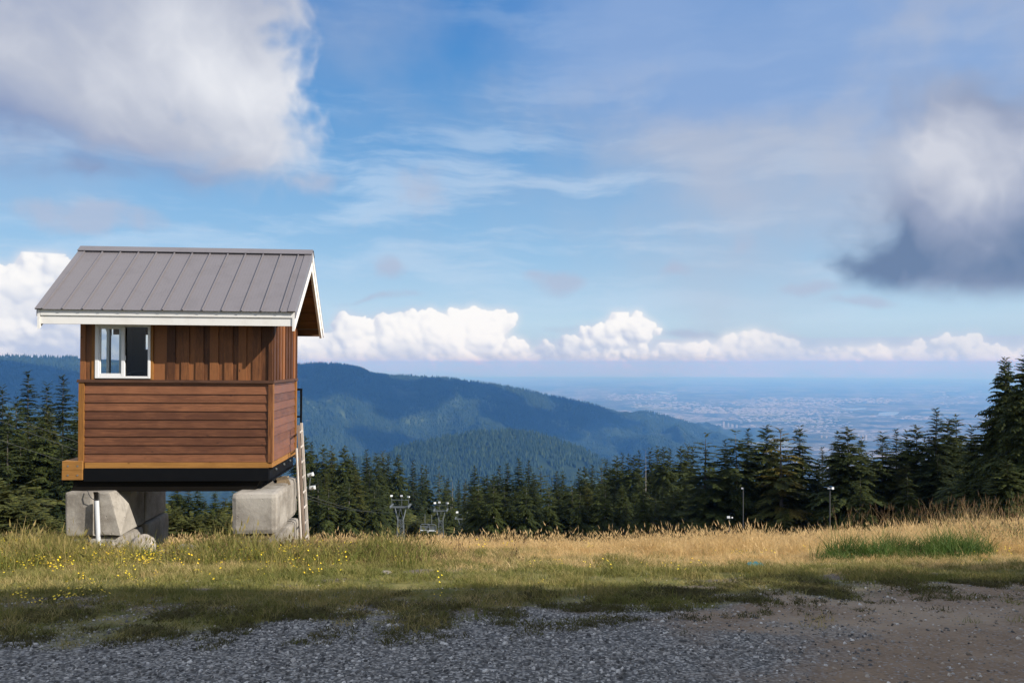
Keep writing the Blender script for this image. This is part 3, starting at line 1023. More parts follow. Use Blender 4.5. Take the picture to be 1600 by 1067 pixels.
def cover_mat():
    m_, g = new_mat('distant_conifers')
    t = g.node('ShaderNodeAttribute', attribute_name='tint').outputs['Fac']
    c = g.ramp(t, [(0.0, (.010, .022, .010)), (0.6, (.032, .054, .022)), (1.0, (.10, .125, .046))])
    setp(g, c, 0.9, spec=0.1)
    return m_


M['cover'] = cover_mat()
tree_cover('far_forest', MV, MNT, 52000, 20, 38, 3, M['cover'], 0.0016, .3, .62)['label'] = 'dense conifer wood clothing the long blue mountain'
tree_cover('hill_forest', HV, HNT, 15000, 17, 34, 5, M['cover'], 0.004, .08, .72)['label'] = 'conifer wood on the rounded hill below the mountain'


# ------------------------------------------------------------------ far plain: water, buildings
def plain_at(px, py):
    Y = 15000.0
    for _ in range(12):
        X = (px - CX) / F * Y
        z = -1100 - (X * X + Y * Y) / (2 * 6.37e6 * 1.16)
        Y = z / ((HY - py) / F)
    return Vector(((px - CX) / F * Y, Y, -1100 - (((px - CX) / F * Y) ** 2 + Y * Y) / (2 * 6.37e6 * 1.16)))


wm, g = new_mat('river_water')
setp(g, (.16, .22, .26), 0.25, spec=0.5)
wv, wf = [], []
for pts in ([(1370, 650), (1374, 645), (1392, 643.5), (1406, 644), (1400, 648.5), (1385, 650)], [(1310, 640), (1330, 638.5), (1352, 637.5), (1354, 639.5), (1335, 641)],
            [(1020, 611), (1035, 612), (1050, 615), (1046, 616.5), (1030, 614)], [(1440, 640), (1460, 638.6), (1470, 639.6), (1455, 640.6)]):
    o = len(wv)
    for p in pts:
        q = plain_at(*p)
        wv.append((q.x, q.y, q.z + 6))
    wf.append(tuple(range(o, o + len(pts))))
me = bpy.data.meshes.new('river')
me.from_pydata(wv, [], wf)
me.materials.append(wm)
tag(link('river', me), kind='structure')

r_ = np.random.default_rng(21)
tm = MB()
bands = [(1000, 1130, 629, 640, 170), (1090, 1240, 638, 646, 300), (1160, 1290, 641, 660, 280), (1195, 1410, 623, 631, 260), (950, 1060, 617, 626, 110), (1240, 1300, 660, 680, 90),
         (1060, 1140, 683, 690, 50), (1405, 1475, 650, 656, 40), (1460, 1540, 612, 640, 60), (1180, 1260, 630, 636, 120), (1150, 1330, 632, 668, 240)]
for (x0, x1, y0, y1, n) in bands:
    for _ in range(n):
        px, py = r_.uniform(x0, x1), r_.uniform(y0, y1)
        if r_.random() < 0.7:
            cpx, cpy = r_.choice(8) / 8 * (x1 - x0) + x0 + r_.normal(0, 9), r_.choice(3) / 3 * (y1 - y0) + y0 + r_.normal(0, 0.9)
            px, py = cpx, cpy
        q = plain_at(px, py)
        sc_ = q.y / 16000
        w_, d_, h_ = r_.uniform(20, 75) * sc_, r_.uniform(20, 45) * sc_, r_.uniform(6, 14) * sc_
        tm.box(q.x - w_ / 2, q.x + w_ / 2, q.y - d_ / 2, q.y + d_ / 2, q.z - 2, q.z + h_)
t_ = tm.build('distant_town', M['lightcity'], fix=False)
tag(t_, 'pale low buildings scattered over the hazy plain', 'town', kind='stuff')

for gi, (lst, lab, grp) in enumerate((
        ([(1120.5, 668, 663.8, 2.4), (1125, 668, 664, 2.6), (1130.6, 667.5, 658.5, 2.6), (1138, 667, 661, 2.2), (1144, 667.5, 663, 3.2), (1151, 668, 663.5, 2.6)],
         'pale tower block beyond the mountain foot', 'tower blocks beyond the mountain foot'),
        ([(1283.5, 684, 680, 2.2), (1291, 684, 680.5, 2.4), (1341, 686, 679, 4.2), (1348, 686.5, 679.5, 2.6), (1352.6, 686.5, 679, 3.2)],
         'pale tower block just above the right treetops', 'tower blocks behind the front treetops'))):
    for (px, pb, pt, pw) in lst:
        q = plain_at(px, pb)
        w_ = pw / F * q.y
        h_ = (pb - pt) / F * q.y
        b_ = MB().box(-w_ / 2, w_ / 2, -w_ / 2, w_ / 2, -3, h_).box(-w_ * .2, w_ * .2, -w_ * .2, w_ * .2, h_, h_ * 1.06)
        o = b_.build('tower_block', M['lightcity'])
        o.location = q
        n_ = ['leftmost', 'second from the left', 'third from the left', 'fourth from the left', 'fifth from the left', 'rightmost']
        k_ = lst.index((px, pb, pt, pw))
        tag(o, f'{lab}, {n_[-1] if k_ == len(lst) - 1 else n_[k_]}', 'building', grp)


# ------------------------------------------------------------------ unseen clouds high above the valley, added to shade parts of the mountain
def shade_cloud(px, py, D, rx, ry, seed):
    p = at(px, py, D) + SUN_DIR * 8200
    r = np.random.default_rng(seed)
    bm_ = bmesh.new()
    bmesh.ops.create_icosphere(bm_, subdivisions=4, radius=1.0)
    for v in bm_.verts:
        n = v.co.normalized()
        k = 1 + .45 * float(vnoise(n.x * 1.9 + seed, n.y * 1.9 + n.z, seed, 4))
        v.co = Vector((n.x * rx * k, n.y * ry * k, n.z * 260 * k * (1.0 if n.z > 0 else .4)))
    me = bpy.data.meshes.new('cloud')
    bm_.to_mesh(me)
    bm_.free()
    me.materials.append(M['cloud'])
    me.polygons.foreach_set('use_smooth', [True] * len(me.polygons))
    o = link('cloud', me)
    o.location = p
    return tag(o, 'unseen cloud added high over the valley to shade the mountain', 'cloud', 'unseen clouds shading the mountain', kind='stuff')


import bmesh
M['cloud'] = paint('cloud_white', (.85, .86, .88), 1.0, 0.0)
for (px, py, D, rx, ry, sd) in ((490, 600, 6800, 620, 520, 1), (585, 600, 6900, 420, 420, 2), (640, 625, 7000, 300, 500, 3), (770, 612, 7700, 330, 330, 4), (840, 655, 7300, 560, 480, 5), (930, 650, 8300, 420, 420, 6), (60, 585, 5600, 700, 500, 7), (700, 690, 6000, 500, 260, 8), (340, 600, 6300, 500, 420, 9)):
    shade_cloud(px, py, D, rx * 1.2, ry * 1.2, sd)


# ------------------------------------------------------------------ the air
hm = bpy.data.materials.new('mountain_air')
hm.use_nodes = True
nt = hm.node_tree
nt.nodes.clear()
pv = nt.nodes.new('ShaderNodeVolumePrincipled')
pv.inputs['Color'].default_value = (0.11, 0.345, 0.86, 1)
pv.inputs['Density'].default_value = 6.9e-5
pv.inputs['Anisotropy'].default_value = 0.0
pv.inputs['Absorption Color'].default_value = (0.785, 0.60, 0.5, 1)
ho = nt.nodes.new('ShaderNodeOutputMaterial')
nt.links.new(pv.outputs[0], ho.inputs['Volume'])
hb = MB().box(-97000, 97000, -400, 97000, -3200, 75)
haze = hb.build('haze', hm)
tag(haze, 'thin blue air between the meadow and the far plain', 'haze', kind='stuff')


# ------------------------------------------------------------------ the lift hut (u along its front, s into its depth, z from eye level)
W_, S_ = 2.96, 1.88
YAW, ROLL = R(4.0), R(0.42)
ZB = -2.035                                   # underside of the skid beams, where the hut rests on the blocks
FLY = 12.40
FL = Vector((-(800 - 122.2) / F * FLY, FLY, ZB + 0.0108))
hut = empty('lift_hut', FL, 'small brown wooden lift hut with grey metal roof raised on concrete blocks', 'hut', rot=(0, ROLL, YAW))
OFF = (0, 0, ZB)
hutM = Matrix.Translation(FL) @ Euler((0, ROLL, YAW)).to_matrix().to_4x4()
lrng = random.Random(4)


def hb_(mb, name, mat, parent=None, label=None, smooth=False):
    return mb.build(name, mat, hut if parent is None else parent, smooth=smooth, off=OFF, label=label)


def hutw(u, s, z):
    return hutM @ Vector((u, s, z - ZB))


ZT, ZS0, ZS1 = 0.80, -0.323, -0.278           # wall top, sill band
SB = -1.568                                   # bottom of the siding
# structural shell, just behind the boards: front with a window opening, sides, back with view openings
wx0, wx1, wz0, wz1 = 0.245, 1.085, -0.262, 0.60
shell = MB()
shell.box(0.02, W_ - 0.02, 0.03, 0.09, SB, wz0).box(0.02, wx0, 0.03, 0.09, wz0, ZT).box(wx1, W_ - 0.02, 0.03, 0.09, wz0, ZT).box(wx0, wx1, 0.03, 0.09, wz1, ZT)
hb_(shell, 'front_wall', M['room'])
bk = MB()
# left wall with a broad window, rear wall with a narrow light at its left end: both are seen through the front panes
L0, L1, LZ0, LZ1 = .50, 1.44, -.34, .60
lw = MB().box(.02, .08, .09, S_ - .09, SB, LZ0).box(.02, .08, .09, L0, LZ0, ZT).box(.02, .08, L1, S_ - .09, LZ0, ZT).box(.02, .08, L0, L1, LZ1, ZT)
hb_(lw, 'left_wall', M['room'])
lf = empty('side_window', (0, 0, 0), None, None)
lf.parent = hut
hb_(MB().box(.03, .075, L0 + .001, L1 - .001, LZ0 + .001, LZ0 + .04).box(.03, .075, L0 + .001, L1 - .001, LZ1 - .04, LZ1 - .001).box(.03, .075, L0 + .001, L0 + .04, LZ0 + .0405, LZ1 - .0405).box(.03, .075, L1 - .04, L1 - .001, LZ0 + .0405, LZ1 - .0405).box(.03, .075, .90, .975, LZ0 + .0405, LZ1 - .0405), 'frame', M['vinyl'], lf)
R0, R1 = .31, .42
bk.box(.02, R0, S_ - .09, S_ - .03, SB, ZT).box(R1, W_ - .02, S_ - .09, S_ - .03, SB, ZT).box(R0, R1, S_ - .09, S_ - .03, SB, .22).box(R0, R1, S_ - .09, S_ - .03, .60, ZT)
hb_(bk, 'rear_wall', M['room'])
ZR, SR = 1.90, 0.98                           # ridge height and position
E0, E1 = -0.43, 2.15                          # front and rear eaves
ZE0, ZE1 = 0.815, 0.62
def roofz(s):
    return ZE0 + (ZR - ZE0) * (s - E0) / (SR - E0) if s < SR else ZE1 + (ZR - ZE1) * (E1 - s) / (E1 - SR)
gab = [(0.09, SB), (S_ - 0.09, SB), (S_ - 0.09, roofz(S_ - .09) - 0.10), (SR, ZR - 0.12), (0.09, roofz(0.09) - 0.10)]
hb_(MB().prism(gab, 'x', W_ - 0.08, W_ - 0.02), 'gable_wall', M['room'])
hb_(MB().prism([(s, z) if z > ZT - .01 else (s, ZT) for s, z in gab if z > -1] + [], 'x', 0.021, 0.079), 'left_gable', M['room'])
hb_(MB().box(0.03, W_ - .03, 0.095, S_ - 0.095, SB - 0.03, SB + 0.01), 'floor', M['darkroom'])

# lower front: nine lap boards and a starter strip
zs0 = -0.367
cz = (zs0 - SB) / 9


def lap(mb, a, b, z0, z1, face, axis):
    """a bevelled lap board: thick at its foot, thin under the board above"""
    if axis == 'x':
        mb.prism([(face, z0), (face + .004, z1), (face + .030, z1), (face + .030, z0)], 'x', a, b)
    else:
        mb.prism([(face, z0), (face - .016, z1 + .012), (face - .034, z1 + .012), (face - .034, z0)], 'y', a, b)


for k in range(9):
    z1 = zs0 - k * cz
    j = lrng.uniform(-.0015, .0015)
    mb = MB().prism([(0.0 + j, z1 - cz + .002), (0.018 + j, z1 + .006), (0.0295, z1 + .006), (0.0295, z1 - cz + .002)], 'x', .088, W_ - .066)
    hb_(mb, 'siding_board', M['siding'])
hb_(MB().box(.088, W_ - .066, .006, .0295, zs0 + .010, ZS0 - .001), 'starter_board', M['siding'])
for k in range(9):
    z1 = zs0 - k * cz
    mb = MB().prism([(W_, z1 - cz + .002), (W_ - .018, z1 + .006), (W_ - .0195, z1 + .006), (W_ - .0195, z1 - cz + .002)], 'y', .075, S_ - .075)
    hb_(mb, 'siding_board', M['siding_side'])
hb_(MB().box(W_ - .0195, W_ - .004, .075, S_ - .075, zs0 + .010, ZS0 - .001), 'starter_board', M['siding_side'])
# corner trims
hb_(MB().box(0.0, .085, -.014, .030, SB - .010, ZS0 - .0015, .002), 'corner_trim', M['trim'])
hb_(MB().box(W_ - .062, W_ + .010, -.014, .030, SB - .006, ZS0 - .0015, .002), 'corner_trim', M['board'])
hb_(MB().box(W_ - .019, W_ + .0125, .031, .072, SB - .006, ZS0 - .0015, .002), 'corner_trim', M['trim'])
hb_(MB().box(W_ - .019, W_ + .014, S_ - .072, S_ + .010, SB - .008, ZS0 - .0015, .002), 'corner_trim', M['trim'])
# sill band all round
hb_(MB().box(-.020, W_ + .030, -.030, .028, ZS0, ZS1, .003), 'sill_band', M['sill'])
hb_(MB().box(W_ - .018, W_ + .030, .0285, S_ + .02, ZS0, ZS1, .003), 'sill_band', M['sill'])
# upper front: recessed boards and proud boards
u_of = lambda px: (px - 122.2) / 302.3 * W_
p_bat = [257.8 + 22.45 * k for k in range(7)]
edges = [239.0] + p_bat
for k, px in enumerate(p_bat):
    u0 = u_of(px)
    dz = lrng.uniform(-.002, .002)
    hb_(MB().box(u0, u0 + .128 + lrng.uniform(-.006, .006), -.0, .0175, ZS1 + .001, .70, .0015), 'proud_board', M['board'])
for k in range(8):
    u0 = u_of(236.5 if k == 0 else p_bat[k - 1]) + (0.0 if k == 0 else .09)
    u1 = u_of(p_bat[k]) + .03 if k < 7 else W_ - .06
    hb_(MB().box(u0 + (.001 if k else 0), u1, .018, .0295, ZS1 + .001, .70), 'recessed_board', M['board'])
hb_(MB().box(W_ - .062, W_ + .002, -.012, .029, ZS1 + .001, .70, .002), 'corner_board', M['board'])
hb_(MB().box(.018, .100, -.006, .0295, ZS1 + .001, .70, .002), 'corner_board', M['board'])
hb_(MB().box(.101, .188, .004, .0295, ZS1 + .001, .70, .002), 'proud_board', M['board'])
# upper side: narrow alternating boards up into the gable
pitch = .226
for k in range(9):
    s0 = .03 + k * pitch * (S_ - .04) / (8.3 * pitch)
    w = pitch * .56
    if s0 + w > S_ - 0.002:
        w = S_ - 0.002 - s0
    if w < 0.02:
        continue
    zt = min(roofz(s0), roofz(s0 + w)) - .13
    hb_(MB().box(W_ - .0015, W_ + .018, s0, s0 + w, ZS1 + .001, zt, .0015), 'proud_board', M['board'])
    s1 = min(s0 + pitch, S_ - .004)
    if s1 > s0 + w + .01:
        zt = min(roofz(s0 + w), roofz(s1)) - .13
        hb_(MB().box(W_ - .0195, W_ - .0025, s0 + w - .02, s1 + .02, ZS1 + .001, zt), 'recessed_board', M['board'])

# window: cedar casings, white frame, sliding sash, panes
hb_(MB().box(.190, .2445, -.010, .0295, ZS1 + .001, .70, .002), 'window_casing', M['trim'])
hb_(MB().box(1.0845, 1.122, -.010, .0295, ZS1 + .001, .70, .002), 'window_casing', M['trim'])
win = empty('sliding_window', (0, 0, 0), None, None)
win.parent = hut
fr = MB()
fz0, fz1 = wz0 + .003, wz1 - .003
fr.box(wx0 + .001, wx0 + .060, -.022, .055, fz0, fz1, .004).box(wx1 - .040, wx1 - .001, -.022, .055, fz0, fz1, .004)
fr.box(wx0 + .0605, wx1 - .0405, -.022, .055, fz0, fz0 + .036, .004).box(wx0 + .0605, wx1 - .0405, -.022, .055, fz1 - .05, fz1, .004)
hb_(fr, 'frame', M['vinyl'], win)
sa = MB()
sx0, sx1 = wx0 + .061, u_of(193.0)
sa.box(sx0, sx0 + .022, -.012, .020, fz0 + .037, fz1 - .051, .003).box(u_of(187.7), sx1, -.016, .020, fz0 + .037, fz1 - .051, .003)
sa.box(sx0 + .0225, u_of(187.7) - .0005, -.012, .020, fz0 + .037, fz0 + .078, .003).box(sx0 + .0225, u_of(187.7) - .0005, -.012, .020, fz1 - .085, fz1 - .051, .003)
hb_(sa, 'sash', M['vinyl'], win)
hb_(MB().box(sx0 + .02, u_of(187.8), .002, .006, fz0 + .07, fz1 - .08), 'pane', M['glass'], win)
hb_(MB().box(sx1 + .001, wx1 - .041, .028, .032, fz0 + .037, fz1 - .051), 'pane', M['glass'], win)
hb_(MB().box(sx1 + .0005, sx1 + .012, -.004, .01, .02, .10, .002), 'latch', M['vinyl'], win)

# roof: eleven standing-seam panels a side with their ribs, flashings, ridge cap
GL, GR = .41, .43
U0, U1 = -GL, W_ + GR


def slab(u0, u1, sA, sB, off, th, mb):
    """a piece lying on the roof plane between depths sA and sB, its underside `off` above the plane"""
    front = sB <= SR + 1e-6
    sl = (ZR - ZE0) / (SR - E0) if front else -(ZR - ZE1) / (E1 - SR)
    n = Vector((-sl, 1)).normalized()                       # in (s,z)
    zA, zB = roofz(sA), roofz(sB)
    poly = [(sA + n.x * off, zA + n.y * off), (sB + n.x * off, zB + n.y * off), (sB + n.x * (off + th), zB + n.y * (off + th)), (sA + n.x * (off + th), zA + n.y * (off + th))]
    return mb.prism(poly, 'x', u0, u1)


ribs = [70 + 29.75 * k for k in range(13)]
ru = [-.315 + k * .2915 for k in range(13)]
ru = [u for u in ru if u < U1 - .06]
for k, u in enumerate(ru):
    u1 = ru[k + 1] if k + 1 < len(ru) else U1 - .105
    if u1 - u < .04:
        continue
    p_ = MB()
    slab(u + .0005, u1 - .0005, E0 - .050, SR - .03, 0.0, .006, p_)
    for q in (.25, .42, .58, .75):                          # shallow stiffening swages
        slab(u + (u1 - u) * q - .006, u + (u1 - u) * q + .006, E0 - .048, SR - .04, .0061, .0014, p_)
    po = hb_(p_, 'roof_panel', M['roof'])
    hb_(slab(u - .008, u + .008, E0 - .054, SR - .035, .0075, .022, MB()), 'seam_rib', M['roof'], po)
hb_(slab(U0 - .012, ru[0] - .010, E0 - .052, SR - .02, .001, .020, MB()), 'edge_flashing', M['roof'])
hb_(slab(U1 - .104, U1 + .012, E0 - .052, SR - .02, .001, .020, MB()), 'edge_flashing', M['roof'])
hb_(slab(U0 - .012, U1 + .012, SR + .02, E1 + .012, .001, .016, MB()), 'rear_roof_sheet', M['roof'])
rc = MB()
slab(U0 - .018, U1 + .018, SR - .115, SR, .030, .012, rc)
slab(U0 - .018, U1 + .018, SR + .0005, SR + .10, .030, .012, rc)
hb_(rc, 'ridge_cap', M['roof'])
dk = MB()
slab(U0 + .03, U1 - .03, E0 + .02, SR - .001, -.022, .020, dk)
hb_(dk, 'roof_deck', M['soffit'])
# underside of the rear slope: planks seen in the open gable
npl = 9
for k in range(npl):
    sA = SR + .01 + (E1 - .03 - SR) * k / npl
    sB = SR + .01 + (E1 - .03 - SR) * (k + 1) / npl - .006
    hb_(slab(U0 + .03, U1 - .03, sA, sB, -.026 - .003 * (k % 2), .022, MB()), 'soffit_plank', M['soffit'])
# fascias and bargeboards
hb_(MB().box(U0 + .045, U1 - .042, E0 + .004, E0 + .040, .565, .690, .002), 'fascia_board', M['white'])
hb_(MB().box(U0 + .045, U1 - .042, E0 - .014, E0 + .0395, .692, .799, .002), 'drip_board', M['white'])
hb_(MB().box(U0 + .045, U1 - .042, E1 - .05, E1 - .020, ZE1 - .13, ZE1 - .01, .002), 'fascia_board', M['soffit'])


def barge(u0, u1, depth, lift, front, ext=0.0, cut=0.0):
    if front:
        sA, sB = E0 - .012 - ext, SR
        zA, zB = roofz(E0) - (.012 + ext) * (ZR - ZE0) / (SR - E0), ZR
        return MB().prism([(sA, zA - lift), (sB, zB - lift), (sB, zB - depth), (sA + cut, zA - depth + cut * .75)], 'x', u0, u1)
    sA, sB = E1 + .01 - ext, SR + .001
    zA = roofz(min(sA, E1))
    return MB().prism([(sB, ZR - lift), (sA, zA - lift), (sA - cut, zA - depth + cut * 1.1), (sB, ZR - depth)], 'x', u0, u1)


for u0, u1, t0, t1 in ((U1 - .040, U1 - .002, U1 - .0015, U1 + .010), (U0 + .002, U0 + .040, U0 - .010, U0 + .0015)):
    hb_(barge(u0, u1, .315, .012, True), 'bargeboard', M['white'])
    hb_(barge(t0, t1, .125, .004, True), 'rake_trim', M['roof'])
    hb_(barge(u0, u1, .330, .012, False, ext=.16), 'bargeboard', M['white'])
    hb_(barge(t0, t1, .15, .004, False, ext=.0), 'rake_trim', M['white'])

# skid frame: cedar sill beams, black upper channel, darker lower beams, end timber, rail
hb_(MB().box(.095, W_ - .055, -.004, .12, -1.660, SB - .0035, .003), 'sill_beam', M['trimx'])
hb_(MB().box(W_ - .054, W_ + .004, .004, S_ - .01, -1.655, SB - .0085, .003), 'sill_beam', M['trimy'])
hb_(MB().box(W_ - .062, W_ + .012, S_ - .04, S_ + .05, -1.64, -1.585, .003), 'rust_bracket', M['siding'])
ch = MB()
ch.box(.085, W_ - .045, -.012, .03, -1.865, -1.6615, .003)                       # front web
ch.box(W_ - .080, W_ - .040, .031, S_ - .02, -1.865, -1.6615, .003)              # right web
ch.box(W_ - .0395, W_ + .006, .031, S_ - .02, -1.865, -1.848).box(W_ - .0395, W_ + .006, .031, S_ - .02, -1.679, -1.6615)
ch.box(.10, W_ - .09, .03, S_ - .03, -1.700, -1.6815)
hb_(ch, 'upper_skid', M['black'])
for s_ in (.45, 1.05, 1.55):
    hb_(MB().tube([(W_ - .0395, s_, -1.735), (W_ - .02, s_, -1.735)], .022, 6), 'bolt', M['galv'])
lo = MB()
lo.prism([(-.14, -2.034), (W_ - .28, -2.034), (W_ - .20, -1.8665), (-.07, -1.8665)], 'y', .06, .10)
lo.box(-.12, -.02, .101, S_, -2.034, -1.8665).box(W_ - .36, W_ - .26, .101, S_, -2.034, -1.8665).box(W_ * .5 - .05, W_ * .5 + .05, .101, S_, -2.0, -1.8665)
hb_(lo, 'lower_skid', M['brownsteel'])
et = empty('end_timber', (0, 0, 0), None, None)
et.parent = hut
hb_(MB().box(-.228, .078, -.036, S_ * .97, -1.688, -1.543, .004), 'timber', M['trimx'], et)
hb_(MB().box(-.232, .076, -.034, S_ * .97, -1.838, -1.690, .004), 'timber', M['trimx'], et)
for bu in (-.14, .005):
    for bz in (-1.62, -1.765):
        hb_(MB().tube([(bu, -.040, bz), (bu, -.030, bz)], .014, 7), 'bolt', M['galv'], et)
rl = MB()
rl.bar((W_ + .065, S_ + .13, -1.25), (W_ + .065, S_ + .13, -.475), .036).bar((W_ + .085, S_ + .13, -.487), (W_ - .5, S_ + .13, -.487), .040).bar((W_ + .045, S_ + .13, -.985), (W_ - .5, S_ + .13, -.985), .034)
rl.bar((W_ - .5, S_ + .13, -1.66), (W_ - .5, S_ + .13, -.47), .036)
rl.bar((W_ + .065, S_ + .13, -1.66), (W_ + .065, S_ + .13, -1.251), .036)
hb_(rl, 'railing', M['black'])
hb_(MB().box(W_ - .8, W_ + .04, S_ + .012, S_ + .20, -1.72, -1.665), 'rear_step', M['shim'])

# desk seen through the left pane; dark cabinet added to blacken the right one
ds = empty('control_desk', hutw(.56, 1.10, SB + .012), 'dark control desk inside the hut behind the left pane', 'desk', rot=(0, ROLL, YAW))
dm = MB()
dm.box(-.42, .20, -.30, .32, 0, 1.17, .01).prism([(-.30, 1.171), (.30, 1.171), (.30, 1.29), (-.30, 1.215)], 'x', -.40, .14)
dm.build('cabinet', M['darkroom'], ds)
MB().box(-.34, -.20, -.22, -.10, 1.20, 1.30, .01).build('switch_box', M['darkroom'], ds)
hs = MB().tube([(-.26 + .32 * (1 - math.cos(t * 1.57)), -.28 + .1 * t, 1.20 + .21 * math.sin(t * 1.57)) for t in [k / 10 for k in range(13)]], .014, 8).build('black_hose', M['cable'], ds, smooth=True)
cb = empty('dark_filler_cabinet', hutw(.98, 1.25, SB + .012), 'tall dark cabinet added inside the hut to blacken the right pane', 'cabinet', rot=(0, ROLL, YAW))
MB().box(-.32, .50, -.22, .22, 0, 1.80, .01).build('carcass', M['darkroom'], cb)
MB().box(-.30, .48, -.235, -.222, .03, 1.77, .004).build('door', M['darkroom'], cb)

# ------------------------------------------------------------------ concrete blocks the hut stands on
import bmesh


def block(name, label, px0, px1, ptop, pbot, Yf, length, seed, chip=0.0, slot=False, group='concrete blocks under the hut', cz_=0.055, zt=None, zb=None, u=None):
    """a cast block: chamfered, weathered edges; its near face seen between px0..px1, ptop..pbot at distance Yf"""
    p0, p1 = at(px0, ptop, Yf), at(px1, pbot, Yf)
    w, h = p1.x - p0.x, p0.z - p1.z
    bm = bmesh.new()
    bmesh.ops.create_cube(bm, size=1.0)
    for v in bm.verts:
        v.co = Vector(((v.co.x + .5) * w, (v.co.y + .5) * length, (v.co.z + .5) * h))
    if slot:
        bmesh.ops.bisect_plane(bm, geom=bm.verts[:] + bm.edges[:] + bm.faces[:], plane_co=(w * .495, 0, 0), plane_no=(1, 0, 0))
        bmesh.ops.bisect_plane(bm, geom=bm.verts[:] + bm.edges[:] + bm.faces[:], plane_co=(w * .595, 0, 0), plane_no=(1, 0, 0))
        f = [f for f in bm.faces if abs(f.normal.y + 1) < 1e-3 and w * .48 < f.calc_center_median().x < w * .61]
        r = bmesh.ops.extrude_face_region(bm, geom=f)
        bmesh.ops.translate(bm, verts=[v for v in r['geom'] if isinstance(v, bmesh.types.BMVert)], vec=(0, .13, 0))
        bmesh.ops.delete(bm, geom=f, context='FACES')
    if chip:
        bmesh.ops.bisect_plane(bm, geom=bm.verts[:] + bm.edges[:] + bm.faces[:], plane_co=(w * (1 - chip), 0, h), plane_no=Vector((h, -h * .35, w * chip)).normalized(), clear_outer=True)
        bmesh.ops.holes_fill(bm, edges=bm.edges[:])
    bmesh.ops.recalc_face_normals(bm, faces=bm.faces)
    ed = [e for e in bm.edges if e.is_manifold and e.calc_face_angle(0) > .5]
    bmesh.ops.bevel(bm, geom=ed, offset=cz_, segments=2, profile=.6, affect='EDGES', clamp_overlap=True)
    bmesh.ops.triangulate(bm, faces=[f for f in bm.faces if len(f.verts) > 4])
    bmesh.ops.subdivide_edges(bm, edges=[e for e in bm.edges if e.calc_length() > .18], cuts=2, use_grid_fill=True)
    rr = np.random.default_rng(seed)
    for v in bm.verts:
        q = v.co
        v.co = q + Vector((vnoise(q.y * 5 + seed, q.z * 5, seed, 2) * .006, vnoise(q.x * 5, q.z * 5 + seed, seed + 1, 2) * .006, vnoise(q.x * 4, q.y * 4, seed + 2, 2) * .005))
    me = bpy.data.meshes.new(name)
    bm.to_mesh(me)
    bm.free()
    me.materials.append(M['concrete'])
    o = link(name, me)
    o.location = (p0.x, p0.y, p1.z)
    o.rotation_euler = (0, 0, YAW)
    o.data.polygons.foreach_set('use_smooth', [False] * len(me.polygons))
    return tag(o, label, 'concrete block', group)


block('concrete_block', 'upper left concrete block with a slot and a broken corner beside the white pipe', 102, 186, 769, 837.5, 12.30, .96, 3, chip=.20, slot=True, cz_=.03)
block('concrete_block', 'shaded concrete block behind the slotted one, under the left end of the hut', 148, 225, 754, 817, 13.29, .98, 5)
block('concrete_block', 'lower left concrete block half buried in weeds under the slotted block', 110, 189, 839, 885, 12.34, .90, 7, cz_=.10)
block('concrete_block', 'shaded lower concrete block beside the dark hollow under the hut', 150, 229, 818.5, 866, 13.27, 1.0, 9)
block('concrete_block', 'pale upper right concrete block with wide rounded edges beneath the hut corner', 361, 431, 771, 836, 12.25, .86, 11, cz_=.075)
block('concrete_block', 'upper right concrete block behind the pale rounded one, beside the ladder', 382, 447.5, 756.5, 818, 13.13, .86, 13, cz_=.075)
block('concrete_block', 'lower right concrete block in brown weeds with wood wedges on it', 366, 434, 843, 895, 12.30, .92, 15, cz_=.06)
block('concrete_block', 'lower right concrete block next to the ladder foot', 385, 451, 824, 874, 13.22, .84, 17, cz_=.06)
# timber packing
def loose(name, mb, mat, label, cat, group=None, loc=(0, 0, 0), rot=(0, 0, 0)):
    o = mb.build(name, mat)
    o.location = loc
    o.rotation_euler = rot
    return tag(o, label, cat, group)


q = at(364, 841, 12.28)
loose('packing_wedge', MB().prism([(0, 0), (.52, 0), (.50, .035), (.36, .05), (0, .012)], 'y', 0, .5), M['shim'], 'grey wooden wedge in the joint between the two right blocks', 'wedge', loc=(q.x + .03, q.y + .01, q.z - .008), rot=(0, 0, YAW))
pk = hutw(W_ - .26, .10, -2.06)
loose('packing_plank', MB().box(0, .16, 0, 1.7, -.016, .018, .003), M['shim'], 'thin packing plank between skid beam and right concrete blocks', 'plank', loc=pk, rot=(0, 0, YAW))
pk = hutw(W_ - .08, .66, -2.035)
loose('packing_wood', MB().prism([(0, 0), (.24, .0), (.20, .10), (.02, .07)], 'y', 0, .34), M['shim'], 'short wood packer on top of the right blocks', 'wood block', loc=pk, rot=(0, 0, YAW + .3))

# white drain pipe
pt, pb = at(151.3, 782, 12.27), at(154.5, 858, 12.24)
pp = MB()
d_ = pb - pt
for ring in (0,):
    pp.tube([(0, 0, 0), d_ * .5, d_], .034, 14)
o = pp.build('drain_pipe', M['pvc'], smooth=False)
o.location = pt
tag(o, 'white plastic pipe standing in the slot of the left block', 'pipe')
cw = MB().tube([at(137, 766, 12.29), at(139, 772, 12.26), at(143, 778, 12.25), at(149, 781, 12.26)], .006, 6).build('loose_wire', M['cable'])
tag(cw, 'thin dark wire hanging over the left block top', 'wire')


